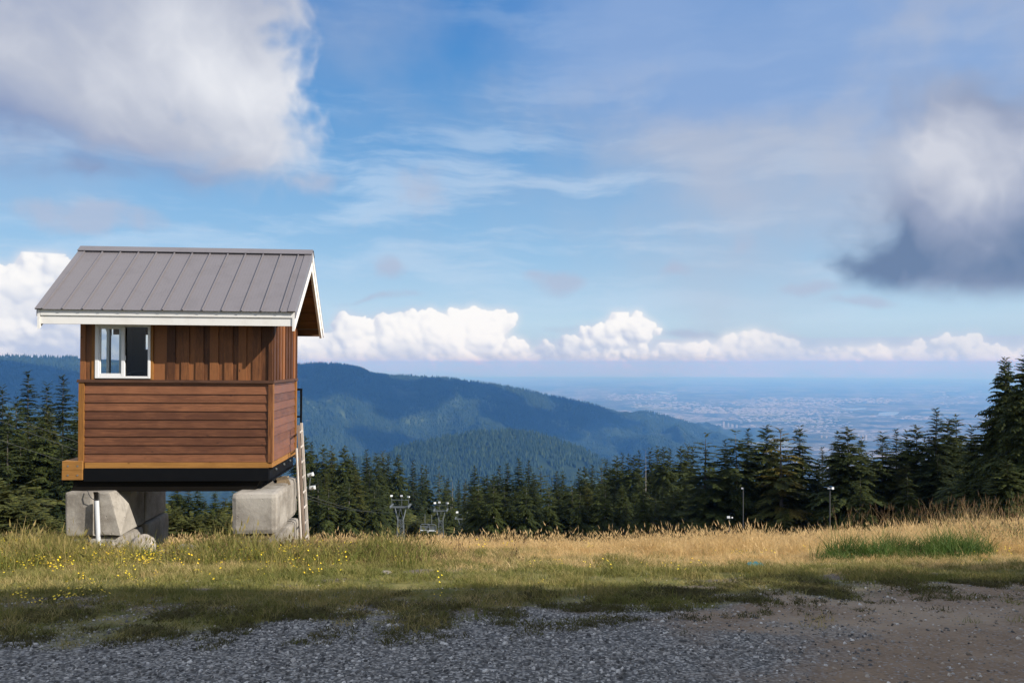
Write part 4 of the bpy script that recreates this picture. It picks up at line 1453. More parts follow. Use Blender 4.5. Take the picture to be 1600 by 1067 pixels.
# boulders
def boulder(name, px, py, Y, sx, sy, sz, seed, label):
    bm = bmesh.new()
    bmesh.ops.create_icosphere(bm, subdivisions=4, radius=1.0)
    for v in bm.verts:
        n = v.co.normalized()
        k = 1 + .16 * float(vnoise(n.x * 1.3 + seed, n.y * 1.3 + n.z * 1.1, seed, 2)) + .04 * float(vnoise(n.x * 4 + seed, n.y * 4 + n.z * 3, seed + 3, 3))
        z = n.z * k
        v.co = Vector((n.x * k * sx, n.y * k * sy, (z if z > -.5 else -.5 + (z + .5) * .3) * sz))
    me = bpy.data.meshes.new(name)
    bm.to_mesh(me)
    bm.free()
    me.materials.append(M['rock'])
    me.polygons.foreach_set('use_smooth', [True] * len(me.polygons))
    o = link(name, me)
    q = at(px, py, Y)
    o.location = (q.x, q.y, float(zg(q.x, q.y)) + sz * .34)
    o.rotation_euler = (0, 0, seed * 1.3)
    return tag(o, label, 'boulder', 'pale boulders around the hut')


boulder('boulder', 221, 859, 11.35, .22, .16, .21, 1, 'rounded pale boulder in the weeds beside the shaded left blocks')
boulder('boulder', 293, 862, 11.45, .26, .18, .13, 2, 'low flat boulder at the right rim of the dark hollow')
boulder('boulder', 256, 868, 11.25, .17, .12, .075, 3, 'small pale stone at the front rim of the hollow')
boulder('boulder', 178, 850, 11.85, .15, .12, .14, 4, 'broken stone against the foot of the slotted block')
boulder('boulder', 112, 851, 12.1, .12, .10, .07, 5, 'small stone under the lower edge of the slotted block')
boulder('boulder', 96, 890, 10.2, .13, .10, .06, 6, 'light flat stone in the bare patch in front of the hut, on the left')
boulder('boulder', 75, 884, 10.6, .20, .12, .05, 7, 'low stone slab lying in the weeds left of the bare patch')
boulder('boulder', 279, 902, 9.6, .055, .05, .035, 8, 'tiny white stone in the short turf before the hut')
boulder('boulder', 603, 915, 8.6, .06, .05, .03, 9, 'tiny white stone on the turf right of the hut')
boulder('boulder', 480, 862, 13.0, .20, .14, .07, 10, 'low pale stone by the ladder foot')

# ladder leaning on the hut's back corner
def ladder():
    a0, a1 = at(476.5, 859, 13.75), at(466.2, 664, 13.98)
    b0, b1 = at(481.8, 851, 14.28), at(471.2, 660.5, 14.50)
    gz = float(zg(a0.x, a0.y))
    root = empty('ladder', a0, 'weathered wooden ladder leaning on the back corner of the hut', 'ladder')
    l = lambda p: p - a0
    MB().bar(l(a0), l(a1), .028, .040, up=(1, 0, 0)).build('rail', M['ladder_dark'], root, label='brown near rail')
    MB().bar(l(b0), l(b1), .028, .040, up=(1, 0, 0)).build('rail', M['ladder'], root, label='bleached far rail')
    for k in range(8):
        t = .08 + k * .122
        MB().tube([l(a0.lerp(a1, t)), l(b0.lerp(b1, t))], .017, 7).build('rung', M['ladder'], root)


ladder()
# bleached spare pole beside it
pa, pb = at(471.0, 853, 13.62), at(463.3, 700, 13.80)
pl = MB().tube([Vector((0, 0, 0)), pb - pa], .020, 7).build('wooden_pole', M['ladder'])
pl.location = pa
tag(pl, 'thin bleached pole standing between the right blocks and the ladder', 'pole')
# teal scrap
lx, ly, lz = ground_at(1180, 885)
lt = MB()
ts = [(-.085, -.02, .02), (-.05, .02, .035), (-.01, -.01, .022), (.025, .03, .04), (.06, .0, .02), (.095, .02, .03)]
for a_, b_ in zip(ts[:-1], ts[1:]):
    lt.prism([(a_[0], a_[2]), (b_[0], b_[2]), (b_[0] - .01, b_[2] + .013), (a_[0] + .01, a_[2] + .012)], 'y', min(a_[1], b_[1]) - .05, max(a_[1], b_[1]) + .05)
lo_ = lt.build('plastic_scrap', M['teal'])
lo_.location = (lx, ly, lz)
tag(lo_, 'crumpled teal plastic scrap lying at the edge of the tall grass', 'litter')


# ------------------------------------------------------------------ conifers
def leaf_mat(name, dark, light, warm):
    m_, g = new_mat(name)
    r = rnd(g)
    p = objc(g)
    n = g.noise(p, 0.9, 3.0, 0.6)
    n2 = g.noise(p, 7.0, 2.0, 0.6)
    t = g.add(g.mul(n, 0.55), g.mul(n2, 0.5))
    c = g.mix(g.ss(t, 0.32, 0.72), dark, light)
    c = g.mix(g.mul(g.ss(n2, 0.50, 0.72), 0.62), c, warm)
    c = g.mix(g.mul(r, 0.35), c, g.mix(0.5, c, (.020, .034, .022)))
    tr = g.node('ShaderNodeBsdfTranslucent')
    g.put(tr.inputs[0], g.mix(0.5, c, warm))
    setp(g, c, 0.75, spec=0.2)
    mx = g.node('ShaderNodeMixShader')
    mx.inputs[0].default_value = 0.20
    g.nt.links.new(g.bs.outputs[0], mx.inputs[1])
    g.nt.links.new(tr.outputs[0], mx.inputs[2])
    g.nt.links.new(mx.outputs[0], g.out.inputs[0])
    return m_


M['needle'] = leaf_mat('fir_needles', (.016, .028, .008), (.074, .094, .022), (.155, .150, .034))
M['needle_blue'] = leaf_mat('dark_fir_needles', (.011, .022, .008), (.048, .066, .020), (.105, .110, .030))
M['needle_warm'] = leaf_mat('olive_needles', (.022, .031, .008), (.100, .106, .023), (.185, .165, .036))
M['needle_gold'] = leaf_mat('yellowed_needles', (.06, .055, .012), (.20, .155, .025), (.28, .20, .03))
M['bark'] = wood('grey_bark', (.060, .050, .042), (.17, .15, .13), 'z', 0.9, 0.3)
M['deadbark'] = wood('silver_bark', (.16, .14, .125), (.34, .31, .28), 'z', 0.9, 0.3)


def spray(L, up0, droop, nseg, r, wide, hang):
    """one bough along +x: an axis that rises then droops, hung on both sides with tapered twigs -> (verts, tris)"""
    V, T = [], []

    def axis(t):
        return np.array([L * t, 0.0, L * (up0 * t - droop * t * t)])
    for k in range(nseg):
        t = (k + .6) / nseg
        p = axis(t)
        ln = wide * L * (0.42 + 0.75 * t - 0.95 * t * t) * r.uniform(.75, 1.25)
        for sgn in (-1, 1):
            a = r.uniform(.55, 1.0)
            d = np.array([math.cos(a), sgn * math.sin(a), -hang * r.uniform(.5, 1.4)])
            tip = p + d * ln
            n = np.array([-d[1], d[0], 0.0])
            n /= np.linalg.norm(n) + 1e-6
            mid = p + d * ln * .45 + np.array([0, 0, .03 * L])
            w = ln * r.uniform(.22, .34)
            o = len(V)
            V += [p, mid + n * w, tip, mid - n * w]
            T += [(o, o + 1, o + 2), (o, o + 2, o + 3)]
            if hang > .25 and r.random() < .8:               # a hanging twiglet
                o = len(V)
                V += [mid - n * w * .8, mid + n * w * .8, mid + d * ln * .15 + np.array([0, 0, -ln * r.uniform(.4, .8) * (hang + .3)])]
                T += [(o, o + 1, o + 2)]
    o = len(V)
    q = axis(1.0)
    V += [axis(.55) + np.array([0, .055 * L, 0]), axis(.55) - np.array([0, .055 * L, 0]), q + np.array([.10 * L, 0, -.03 * L])]
    T += [(o, o + 1, o + 2)]
    return np.array(V), np.array(T)


def conifer(seed, H, Rb, whorls, per, up0, droop, nseg, wide, hang, bare=0.0, ragged=.25, taper=.85, gold=0.0, topthin=0.0, spike=.06):
    """trunk mesh data and crown mesh data of one tree, H high"""
    r = np.random.default_rng(seed)
    bank = [spray(1.0, up0 + r.uniform(-.12, .12), droop * r.uniform(.7, 1.3), nseg, r, wide, hang) for _ in range(7)]
    VV, TT, MI, off = [], [], [], 0
    lean = r.normal(0, .006, 2)
    for w in range(whorls):
        f = max(0.0, (w + r.uniform(-.5, .5)) / whorls) ** .80           # 0 foot .. 1 top, closer set near the top
        f = min(max(f, 0.0), .992)
        z = H * (bare + (1 - bare) * f)
        R0 = Rb * ((1 - f) ** taper) * (1 + .15 * math.sin(f * 23 + seed)) + .022 * H * (1 - .35 * f)
        if f < .12:
            R0 *= .55 + 3.5 * f
        n = max(3, int(round(per * (0.6 + 0.6 * (1 - f)) + r.uniform(-1, 1))))
        a0 = r.uniform(0, 6.28)
        for k in range(n):
            if r.random() < .07 + topthin * f:
                continue
            L = R0 * r.uniform(1 - ragged, 1 + ragged * .8)
            a = a0 + 6.28318 * k / n + r.uniform(-.35, .35)
            V, T = bank[r.integers(7)]
            V = V * L
            rise = (f - .45) * .75 + 1.1 * max(0.0, f - .9) * 10 * .6                           # upper boughs reach up, lower ones sag
            V = np.stack([V[:, 0], V[:, 1] * (1 + .25 * (1 - f)), V[:, 2] + V[:, 0] * rise * r.uniform(.6, 1.2)], -1)
            ca, sa = math.cos(a), math.sin(a)
            X = V[:, 0] * ca - V[:, 1] * sa + lean[0] * z
            Y = V[:, 0] * sa + V[:, 1] * ca + lean[1] * z
            Z = V[:, 2] + z + r.uniform(-.9, .9) * H / whorls
            VV.append(np.stack([X, Y, Z], -1))
            TT.append(T + off)
            MI.append(np.full(len(T), 1 if (gold and r.random() < gold) else 0))
            off += len(V)
    crown = (np.concatenate(VV), np.concatenate(TT), np.concatenate(MI))
    return crown, lean


def trunk_mesh(name, H, r0, lean, mat, seed, snags=0, top=.97):
    r = np.random.default_rng(seed)
    mb = MB()
    pts = [(lean[0] * z + .01 * H * .3 * math.sin(z * .6 + seed) * (z / H), lean[1] * z, z - (.6 if k == 0 else 0)) for k, z in enumerate(np.linspace(0, H * top, 9))]
    mb.tube(pts, r0, 8, r0 * .06)
    for _ in range(snags):
        z = H * r.uniform(.12, .75)
        a = r.uniform(0, 6.28)
        L = r.uniform(.04, .10) * H * .6
        mb.tube([(lean[0] * z, lean[1] * z, z), (lean[0] * z + L * .6 * math.cos(a), lean[1] * z + L * .6 * math.sin(a), z + L * .12), (lean[0] * z + L * math.cos(a), lean[1] * z + L * math.sin(a), z - L * .15)], r0 * .14, 4, r0 * .03)
    me = bpy.data.meshes.new(name)
    me.from_pydata([tuple(v) for v in mb.v], [], mb.f)
    me.materials.append(mat)
    me.update()
    return me


KIND = {}


def kind(key, word, cat, mats, tr, **kw):
    (V, T, MI), lean = conifer(**kw)
    cm = npmesh(key + '_crown', V, T, mats, midx=MI)
    tm_ = trunk_mesh(key + '_trunk', kw['H'], tr['r'], lean, tr['mat'], kw['seed'], tr.get('snags', 0), tr.get('top', .97))
    KIND[key] = (kw['H'], cm, tm_, word, cat)


tk = dict(r=.19, mat=M['bark'], snags=6)
n0, n1, n2_m, ng = M['needle'], M['needle_blue'], M['needle_warm'], M['needle_gold']
kind('spire', 'fir_tree', 'fir', [n1], tk, seed=1, H=16, Rb=2.3, whorls=54, per=10, up0=.10, droop=.42, nseg=9, wide=.52, hang=.30, ragged=.30)
kind('spire_b', 'fir_tree', 'fir', [n1], tk, seed=2, H=16, Rb=2.0, whorls=56, per=10, up0=.05, droop=.50, nseg=9, wide=.54, hang=.35, ragged=.38, taper=.75)
kind('hemlock', 'hemlock_tree', 'hemlock', [n0], tk, seed=3, H=16, Rb=2.9, whorls=52, per=11, up0=.20, droop=.62, nseg=10, wide=.50, hang=.55, ragged=.35, taper=.68)
kind('hemlock_b', 'hemlock_tree', 'hemlock', [n0], tk, seed=4, H=16, Rb=2.6, whorls=54, per=10, up0=.15, droop=.55, nseg=10, wide=.52, hang=.45, ragged=.45, taper=.8)
kind('olive', 'hemlock_tree', 'hemlock', [n2_m], tk, seed=5, H=16, Rb=2.5, whorls=52, per=10, up0=.25, droop=.60, nseg=10, wide=.50, hang=.50, ragged=.45, taper=.7)
kind('ragged', 'fir_tree', 'fir', [n0], dict(r=.22, mat=M['bark'], snags=18), seed=6, H=16, Rb=2.2, whorls=30, per=6, up0=.12, droop=.45, nseg=9, wide=.52, hang=.35, bare=.16, ragged=.6, taper=.7, topthin=.12)
kind('gold', 'yellow_cedar_tree', 'cedar', [n2_m, ng], dict(r=.24, mat=M['bark'], snags=14), seed=7, H=16, Rb=2.6, whorls=30, per=7, up0=.28, droop=.55, nseg=9, wide=.52, hang=.5, ragged=.5, taper=.6, gold=.28, topthin=.25)
kind('bare', 'bare_trunk_fir_tree', 'fir', [n0], dict(r=.22, mat=M['deadbark'], snags=16), seed=8, H=16, Rb=2.2, whorls=22, per=7, up0=.15, droop=.5, nseg=9, wide=.52, hang=.4, bare=.42, ragged=.5, taper=.6)
kind('snag', 'dead_tree', 'dead tree', [n2_m], dict(r=.20, mat=M['deadbark'], snags=26, top=1.0), seed=9, H=16, Rb=1.0, whorls=10, per=3, up0=.1, droop=.5, nseg=5, wide=.55, hang=.4, bare=.3, ragged=.6, taper=.5, topthin=.5)
kind('big', 'cedar_tree', 'cedar', [n0], dict(r=.30, mat=M['bark'], snags=8), seed=10, H=16, Rb=2.9, whorls=66, per=13, up0=.22, droop=.62, nseg=11, wide=.48, hang=.75, ragged=.42, taper=.74)
kind('shrub', 'evergreen_shrub', 'shrub', [n2_m], dict(r=.06, mat=M['bark'], top=.8), seed=12, H=3, Rb=1.3, whorls=16, per=11, up0=.7, droop=.5, nseg=6, wide=.7, hang=.3, ragged=.5, taper=.35)

rt = np.random.default_rng(99)


def plant_tree(key, px, ptop, Y, label, group=None, width=1.0, cat=None, sink=.3):
    H0, cm, tm_, word, c0 = KIND[key]
    p = at(px, ptop, Y)
    gz = float(zg(p.x, Y))
    h = p.z - gz + sink
    s = h / H0
    o = bpy.data.objects.new(word, None)
    COL.objects.link(o)
    o.location = (p.x, Y, gz - sink)
    o.rotation_euler = (0, 0, rt.uniform(0, 6.28))
    wd = s ** .6 * width * (1.0 if key not in ('big', 'shrub', 'snag') else 1.0)
    o.scale = (wd, wd, s)
    tag(o, label, cat or c0, group)
    for nm, me in (('trunk', tm_), ('crown', cm)):
        link(nm, me, o)
    return o


ORD = ['first', 'second', 'third', 'fourth', 'fifth', 'sixth', 'seventh', 'eighth', 'ninth', 'tenth', 'eleventh', 'twelfth', 'thirteenth', 'fourteenth', 'fifteenth', 'sixteenth', 'seventeenth', 'eighteenth', 'nineteenth', 'twentieth',
       'twenty-first', 'twenty-second', 'twenty-third', 'twenty-fourth', 'twenty-fifth', 'twenty-sixth', 'twenty-seventh', 'twenty-eighth', 'twenty-ninth', 'thirtieth', 'thirty-first', 'thirty-second', 'thirty-third', 'thirty-fourth', 'thirty-fifth', 'thirty-sixth']
ORD += [f'{t}-{u}' for t in ('forty', 'fifty', 'sixty') for u in ORD[:9]]
LOOK = {'spire': 'slender dark fir', 'spire_b': 'narrow bluish fir', 'hemlock': 'broad drooping hemlock', 'hemlock_b': 'ragged green hemlock', 'olive': 'olive green hemlock', 'ragged': 'thin fir with gaps',
        'gold': 'cedar with yellowed boughs', 'bare': 'fir with bare lower trunk', 'snag': 'grey dead tree', 'big': 'massive dark cedar'}


def row(trees, where, group, Yd):
    for k, (px, py, key, dY, wdt) in enumerate(trees):
        plant_tree(key, px, py, Yd + dY, f'{LOOK[key]}, {ORD[k]} treetop {where}', group, wdt)


# behind the hut on the left
row([(4, 602, 'spire_b', 6, 1.1), (24, 622, 'hemlock_b', -10, 1.1), (46, 576, 'spire', 0, 1.15), (73, 598, 'spire_b', 4, 1.1), (101, 583, 'spire', 2, 1.25), (122, 628, 'hemlock', 8, 1.1)],
    'from the left photo edge', 'trees left of the hut', 84)
# right of the hut as far as the lift line
row([(477, 682, 'hemlock', 0, 1.1), (488, 688, 'spire', 12, 1.0), (504, 696, 'hemlock_b', 4, 1.1), (517, 698, 'olive', 10, 1.0), (538, 698, 'hemlock', -2, 1.2), (555, 708, 'spire_b', 14, 1.0), (573, 700, 'spire', 6, 1.1),
     (588, 709, 'hemlock_b', 2, 1.1), (599, 706, 'olive', 42, 1.0), (608, 708, 'spire_b', 46, 1.0), (622, 712, 'hemlock', 40, 1.2), (646, 717, 'spire', 50, 1.15), (658, 726, 'spire_b', 55, .9), (667, 729, 'hemlock_b', 60, 1.0), (686, 731, 'ragged', 60, 1.1)],
    'right of the hut towards the lift towers', 'trees between the hut and the lift towers', 125)
row([(698, 748, 'hemlock', 10, 1.1), (707, 751, 'snag', 0, 1.2), (716, 748, 'spire', 14, 1.0), (727, 750, 'olive', 10, 1.0)], 'in the gap behind the lift towers', 'trees closing the lift line', 235)
# middle
row([(743, 726, 'spire', 0, 1.25), (760, 743, 'spire_b', 10, 1.0), (771, 740, 'hemlock', 14, 1.0), (778, 728, 'spire_b', 4, 1.0), (794, 722, 'spire', 2, 1.1), (813, 716.5, 'spire_b', 0, 1.15), (825, 717, 'spire', 6, 1.0),
     (845, 731, 'ragged', -6, 1.2), (869, 734, 'spire', 4, 1.1), (881, 738, 'hemlock_b', 8, 1.1), (891, 752, 'bare', -12, 1.0), (902.5, 733, 'spire_b', 10, 1.0), (914, 730, 'hemlock', 12, 1.0), (925, 724, 'spire', 14, 1.1), (940, 721, 'ragged', 4, 1.2),
     (948, 717, 'spire_b', 16, 1.0), (964, 713, 'hemlock', 8, 1.1), (973, 706, 'spire', 14, 1.0)],
    'right of the lift towers', 'trees right of the lift towers', 112)
row([(980, 710, 'spire_b', 10, 1.0), (990, 712, 'hemlock', 2, 1.1), (999.5, 702, 'spire', 8, 1.0), (1009, 703, 'snag', -2, .9), (1016, 700, 'spire_b', 8, 1.1), (1025, 698, 'hemlock_b', 12, 1.1), (1036, 699, 'hemlock', 4, 1.1), (1047, 698, 'spire', 12, 1.0),
     (1063, 698, 'hemlock', 8, 1.1), (1073, 695, 'olive', 14, 1.0), (1082, 696, 'spire_b', 12, 1.1)], 'in the dense clump left of the broad near fir', 'trees in the middle clump', 108)
plant_tree('ragged', 1102, 679, 78, 'broad near fir with visible grey trunk, tallest of the middle trees', 'trees right of the middle', 1.7)
row([(1134, 685, 'spire', 10, 1.1), (1151, 674, 'bare', 0, 1.55), (1168, 667, 'spire', 8, 1.1), (1196.5, 665.5, 'hemlock', 0, 1.45), (1222, 664, 'gold', -4, 1.4), (1247.5, 666, 'hemlock_b', 0, 1.4)],
    'right of the broad near fir', 'trees right of the middle', 78)
row([(1285, 696, 'spire', 12, 1.0), (1312, 675, 'spire_b', 4, 1.2), (1325, 668, 'hemlock', -2, 1.5), (1343, 684, 'hemlock_b', 4, 1.2), (1356, 706, 'spire', 8, 1.0), (1379.5, 675.5, 'hemlock_b', 0, 1.4), (1402, 668, 'spire', 6, 1.2),
     (1414, 672, 'spire_b', 4, 1.1), (1432, 665, 'hemlock', 0, 1.35), (1446, 684, 'spire', 8, 1.0), (1465, 635, 'spire', -4, 1.35), (1484, 655, 'hemlock', -2, 1.4), (1495, 650, 'hemlock_b', 2, 1.35), (1515, 664, 'spire_b', 2, 1.2)],
    'right of the twin-lamp pole', 'trees on the right', 72)
plant_tree('big', 1573, 560, 54, 'massive dark cedar towering over the meadow at the right', 'big trees at the right edge', .95)
plant_tree('big', 1606, 557, 50, 'massive dark cedar cut by the right photo edge', 'big trees at the right edge', 1.1)
plant_tree('hemlock', 1541, 652, 56, 'shorter dark hemlock at the left foot of the massive cedar', 'big trees at the right edge', 1.5)
plant_tree('big', 1640, 600, 58, 'dark cedar just outside the right photo edge', 'big trees at the right edge', 1.1)

# the wood behind and under the front row
keys = ['spire', 'spire_b', 'hemlock', 'hemlock_b', 'olive', 'ragged']
def sky_y(px):
    return np.interp(px, [-40, 130, 140, 460, 480, 620, 690, 740, 830, 880, 960, 1080, 1150, 1260, 1285, 1330, 1440, 1530, 1560, 1680], [620, 620, 650, 690, 700, 720, 748, 740, 730, 748, 722, 700, 690, 690, 700, 690, 684, 660, 600, 600])
def wood_fill(x0, x1, step, Ya, Yb, lo, hi, label, group, wdt=1.15):
    px, k_ = x0, 0
    while px < x1:
        kk = keys[rt.integers(6)]
        plant_tree(kk, px + rt.uniform(-4, 4), float(sky_y(px)) + rt.uniform(lo, hi), rt.uniform(Ya, Yb), f'{LOOK[kk]}, {ORD[k_]} from the left in {label}', group, wdt)
        k_ += 1
        px += step * rt.uniform(.7, 1.3)


wood_fill(-30, 140, 12, 62, 80, 14, 80, 'the low row left of the hut', 'wood left of the hut')
wood_fill(236, 372, 15, 40, 60, 84, 116, 'the row seen under the hut', 'conifers seen under the hut', 1.0)
wood_fill(598, 650, 8, 156, 190, 14, 60, 'the row behind the nearest tower', 'wood behind the nearest tower')
wood_fill(474, 598, 8, 95, 118, 14, 60, 'the low row right of the ladder', 'wood between the hut and the towers')
wood_fill(640, 735, 9, 190, 260, 8, 45, 'the far row behind the towers', 'wood behind the lift towers')
wood_fill(738, 980, 9, 88, 106, 16, 60, 'the low row right of the towers', 'wood right of the towers')
wood_fill(980, 1140, 9, 84, 102, 14, 70, 'the low row below the middle clump', 'wood below the middle clump')
wood_fill(1130, 1300, 13, 74, 92, 18, 76, 'the row behind the yellowed cedar', 'wood behind the yellowed cedar')
wood_fill(1275, 1545, 13, 66, 84, 18, 76, 'the low row at the right', 'wood at the right', 1.25)
wood_fill(1530, 1680, 22, 44, 56, 60, 130, 'the row under the massive cedars', 'wood under the cedars', 1.3)

wood_fill(480, 600, 9.5, 128, 150, 3, 24, 'the rear row right of the ladder', 'rear row left of the towers')
wood_fill(738, 985, 10, 128, 150, 5, 26, 'the rear row right of the towers', 'rear row right of the towers')
for k, (px, py, Y) in enumerate(((496, 752, 92), (512, 760, 90), (546, 758, 91), (584, 764, 93), (705, 768, 158), (746, 752, 86), (771, 756, 84), (789, 762, 85), (822, 758, 84), (858, 762, 86), (905, 766, 83), (944, 760, 82), (1006, 752, 80), (1052, 762, 80), (1342, 742, 64), (1420, 740, 63))):
    plant_tree('bare', px, py, Y, f'low fir on a pale bare trunk at the meadow side, {ORD[k]} such from the left', 'bare trunked firs at the meadow side', .8)

# sunlit shrubs at the foot of the left wood and along the lift line
for px, py, Y, w, lb in ((8, 762, 34, 1.5, 'tallest sunlit shrub at the foot of the left wood'), (30, 790, 30, 1.3, 'middle sized sunlit shrub right of the tallest one, left of the hut'), (-14, 775, 31, 1.6, 'sunlit shrub cut by the left photo edge'), (52, 806, 29, 1.1, 'low sunlit shrub second from the left concrete blocks'), (78, 818, 28, .9, 'lowest sunlit shrub, nearest to the left concrete blocks')):
    plant_tree('shrub', px, py, Y, lb, 'shrubs left of the hut', w, sink=.1)
for px, py, Y, w, lb in ((268, 802, 27, 1.0, 'first'), (300, 812, 26, .9, 'second'), (334, 806, 28, 1.1, 'third'), (352, 816, 26, .8, 'fourth')):
    plant_tree('shrub', px, py, Y, f'small green shrub under the hut, {lb} from the left block pile', 'shrubs under the hut', w, sink=.1)
for px, py, Y, w in ((644, 818, 140, 2.2), (662, 816, 150, 2.4), (738, 824, 140, 2.0), (668, 832, 80, 1.2)):
    plant_tree('shrub', px, py, Y, {644: 'low olive shrub just right of the nearest lift tower', 662: 'low olive shrub under the hanging lift chairs', 738: 'low olive shrub right of the farthest lift tower', 668: 'small near shrub between the two nearer lift towers'}[px], 'shrubs along the lift line', w, sink=.1)
M['pole'] = paint('grey_pole', (.10, .10, .10), 0.6, 0.2)


# ------------------------------------------------------------------ lift towers, chairs, ropes, lamp poles
def lamp_head(mb, p, yaw, s=1.0):
    c, s_ = math.cos(yaw), math.sin(yaw)
    a = Vector(p)
    mb.bar(a - Vector((c, s_, .25)) * .16 * s, a + Vector((c, s_, .25)) * .16 * s, .42 * s, .30 * s)
    mb.bar(a + Vector((c, s_, .25)) * .16 * s, a + Vector((c, s_, .25)) * .24 * s, .52 * s, .40 * s)


def tower(px, ytop, ylamp, Y, arm_px, label, lamps):
    top = at(px, ytop, Y)
    gz = float(zg(top.x, Y))
    h = top.z - gz
    root = empty('lift_tower', (top.x, Y, gz), label, 'lift tower', 'ski lift towers')
    mb = MB()
    wb, wt = .045 * h + .24, .30
    zt = h - 1.5
    cor = lambda z: wb + (wt - wb) * min(1, z / zt)
    for sx in (-1, 1):
        for sy in (-1, 1):
            mb.bar((sx * wb, sy * wb, -.3), (sx * wt, sy * wt, zt), .085)
    n = 9
    for k in range(n):
        z0, z1 = zt * k / n, zt * (k + 1) / n
        a0, a1 = cor(z0), cor(z1)
        for s_ in (-1, 1):
            q = 1 if k % 2 else -1
            mb.bar((-a0 * q, s_ * a0, z0), (a1 * q, s_ * a1, z1), .045)
            mb.bar((s_ * a0, -a0 * q, z0), (s_ * a1, a1 * q, z1), .045)
            mb.bar((-a1, s_ * a1, z1), (a1, s_ * a1, z1), .045)
    mast = mb.build('lattice_mast', M['galv'], root)
    L = arm_px / F * Y / 2
    ar = MB()
    ar.bar((-L, 0, h), (L, 0, h), .16, .17)
    for s_ in (-1, 1):
        ar.bar((s_ * wt, -wt, zt), (s_ * L * .62, -.1, h - .09), .08)
        ar.bar((s_ * wt, wt, zt), (s_ * L * .62, .1, h - .09), .08)
        ar.bar((s_ * wt, 0, zt), (0, 0, h - .09), .06)
    ar.build('crossarm', M['galv'], root)
    for s_ in (-1, 1):
        sm = MB()
        sm.bar((s_ * L, -1.1, h + .10), (s_ * L, 1.1, h + .10), .08, .13)
        for t in (-.8, -.27, .27, .8):
            sm.tube([(s_ * L - .10, t, h + .16), (s_ * L + .10, t, h + .16)], .11, 10)
        sm.build('sheave_train', M['galv'], root)
    zl = (HY - ylamp) / F * Y - gz
    fr = MB()
    for (dx, dz) in lamps:
        fr.bar((dx * L, 0, h + .15), (dx * L * 1.08, 0, zl + dz), .045)
    fr.bar((min(d[0] for d in lamps) * L * 1.04, 0, (h + zl) / 2 + .35), (max(d[0] for d in lamps) * L * 1.04, 0, (h + zl) / 2 + .35), .045)
    fr.build('lamp_frame', M['galv'], root)
    for k, (dx, dz) in enumerate(lamps):
        lm = MB()
        lamp_head(lm, (dx * L * 1.08, -.1, zl + dz + .25), -1.2 - .5 * k, 0.95 * Y / 170)
        lm.build('floodlight', M['lampwhite'], root)
    return Vector((top.x, Y, top.z)), L


t1, L1_ = tower(626, 792, 779, 92, 28, 'nearest grey lattice lift tower with three white floodlights, standing in the gap of the trees', ((-.95, .1), (.12, .1), (.85, .0)))
t2, L2_ = tower(689, 798, 788, 122, 20, 'second grey lattice lift tower, right of the nearest one with hanging chairs beside it', ((-.9, .0), (-.2, .1), (.95, .0)))
t3, L3_ = tower(722, 810.5, 802, 150, 20, 'farthest lift tower, dark and half hidden in tree shade', ((-.75, .0), (.9, .0)))
rope_y = .46
for s_, lab in ((-1, 'steel haul rope on the left side of the lift towers'), (1, 'steel haul rope on the right side of the lift towers')):
    pts = []
    st = at(430 if s_ < 0 else 470, 760 if s_ < 0 else 770, 24)
    ch = [st, t1 + Vector((s_ * L1_, 0, rope_y)), t2 + Vector((s_ * L2_, 0, rope_y)), t3 + Vector((s_ * L3_, 0, rope_y))]
    for a, b in zip(ch[:-1], ch[1:]):
        for k in range(12):
            t = k / 12
            p = a.lerp(b, t)
            p.z -= .012 * (b - a).length * 4 * t * (1 - t)
            pts.append(p)
    pts.append(ch[-1])
    tag(MB().tube(pts, .009, 5).build('haul_rope', M['cable']), lab, 'cable', 'haul ropes of the lift')


def chair(px, py, Y, label):
    p = at(px, py, Y)
    root = empty('lift_chair', (p.x, Y, p.z - 2.6), label, 'lift chair', 'empty lift chairs')
    hb = MB()
    hb.tube([(0, 0, 2.6), (0, -.05, 1.6), (.0, .0, 1.25)], .045, 6)
    hb.tube([(-.62, 0, .45), (-.60, .0, 1.05), (-.45, 0, 1.25), (.45, 0, 1.25), (.60, 0, 1.05), (.62, 0, .45)], .05, 6)
    hb.build('hanger', M['galv'], root)
    MB().box(-.62, .62, -.42, .04, .40, .47, .01).build('seat', M['lampwhite'], root)
    bb = MB()
    for k in range(3):
        bb.box(-.60, .60, .04, .08, .56 + .17 * k, .66 + .17 * k)
    bb.build('backrest', M['galv'], root)
    for sx in (-.55, .55):
        MB().bar((sx, -.40, .40), (sx, -.52, .05), .06).build('leg_rest', M['lampwhite'], root)


chair(664, 803, 108, 'left one of the empty lift chairs hanging before the dark wood')
chair(674.5, 804, 111, 'right one of the empty lift chairs, nearest to the second tower')


def lamp_pole(px, ytop, Y, heads, label, r=.055, group='lamp poles by the trees', name='lamp_pole', arm=None):
    p = at(px, ytop, Y)
    gz = float(zg(p.x, Y))
    root = empty(name, (p.x, Y, gz), label, 'lamp pole', group)
    h = p.z - gz
    MB().tube([(0, 0, -.3), (0, 0, h)], r, 8, r * .75).build('pole', M['pole'], root)
    if arm:
        arm.build('arm', M['galv'], root)
    for (dx, dz, yaw, s) in heads:
        m_ = MB()
        lamp_head(m_, (dx, -.1, h + dz), yaw, s)
        m_.build('lamp', M['lampwhite'], root)


lamp_pole(1296.5, 763, 62, ((-.12, .03, -2.0, .32), (.12, .03, -1.1, .42)), 'slim pole with two white lamps in front of the right trees', .055)
lamp_pole(1161, 763, 66, ((-.10, .03, -1.9, .32),), 'thin dark lamp pole beside the bare trunk near the yellowed cedar', .045)
lamp_pole(1139.5, 808, 70, ((-.12, .03, -1.6, .5), (.18, .0, -.9, .28)), 'short lamp with a round white head at the foot of the bare trunk', .045)
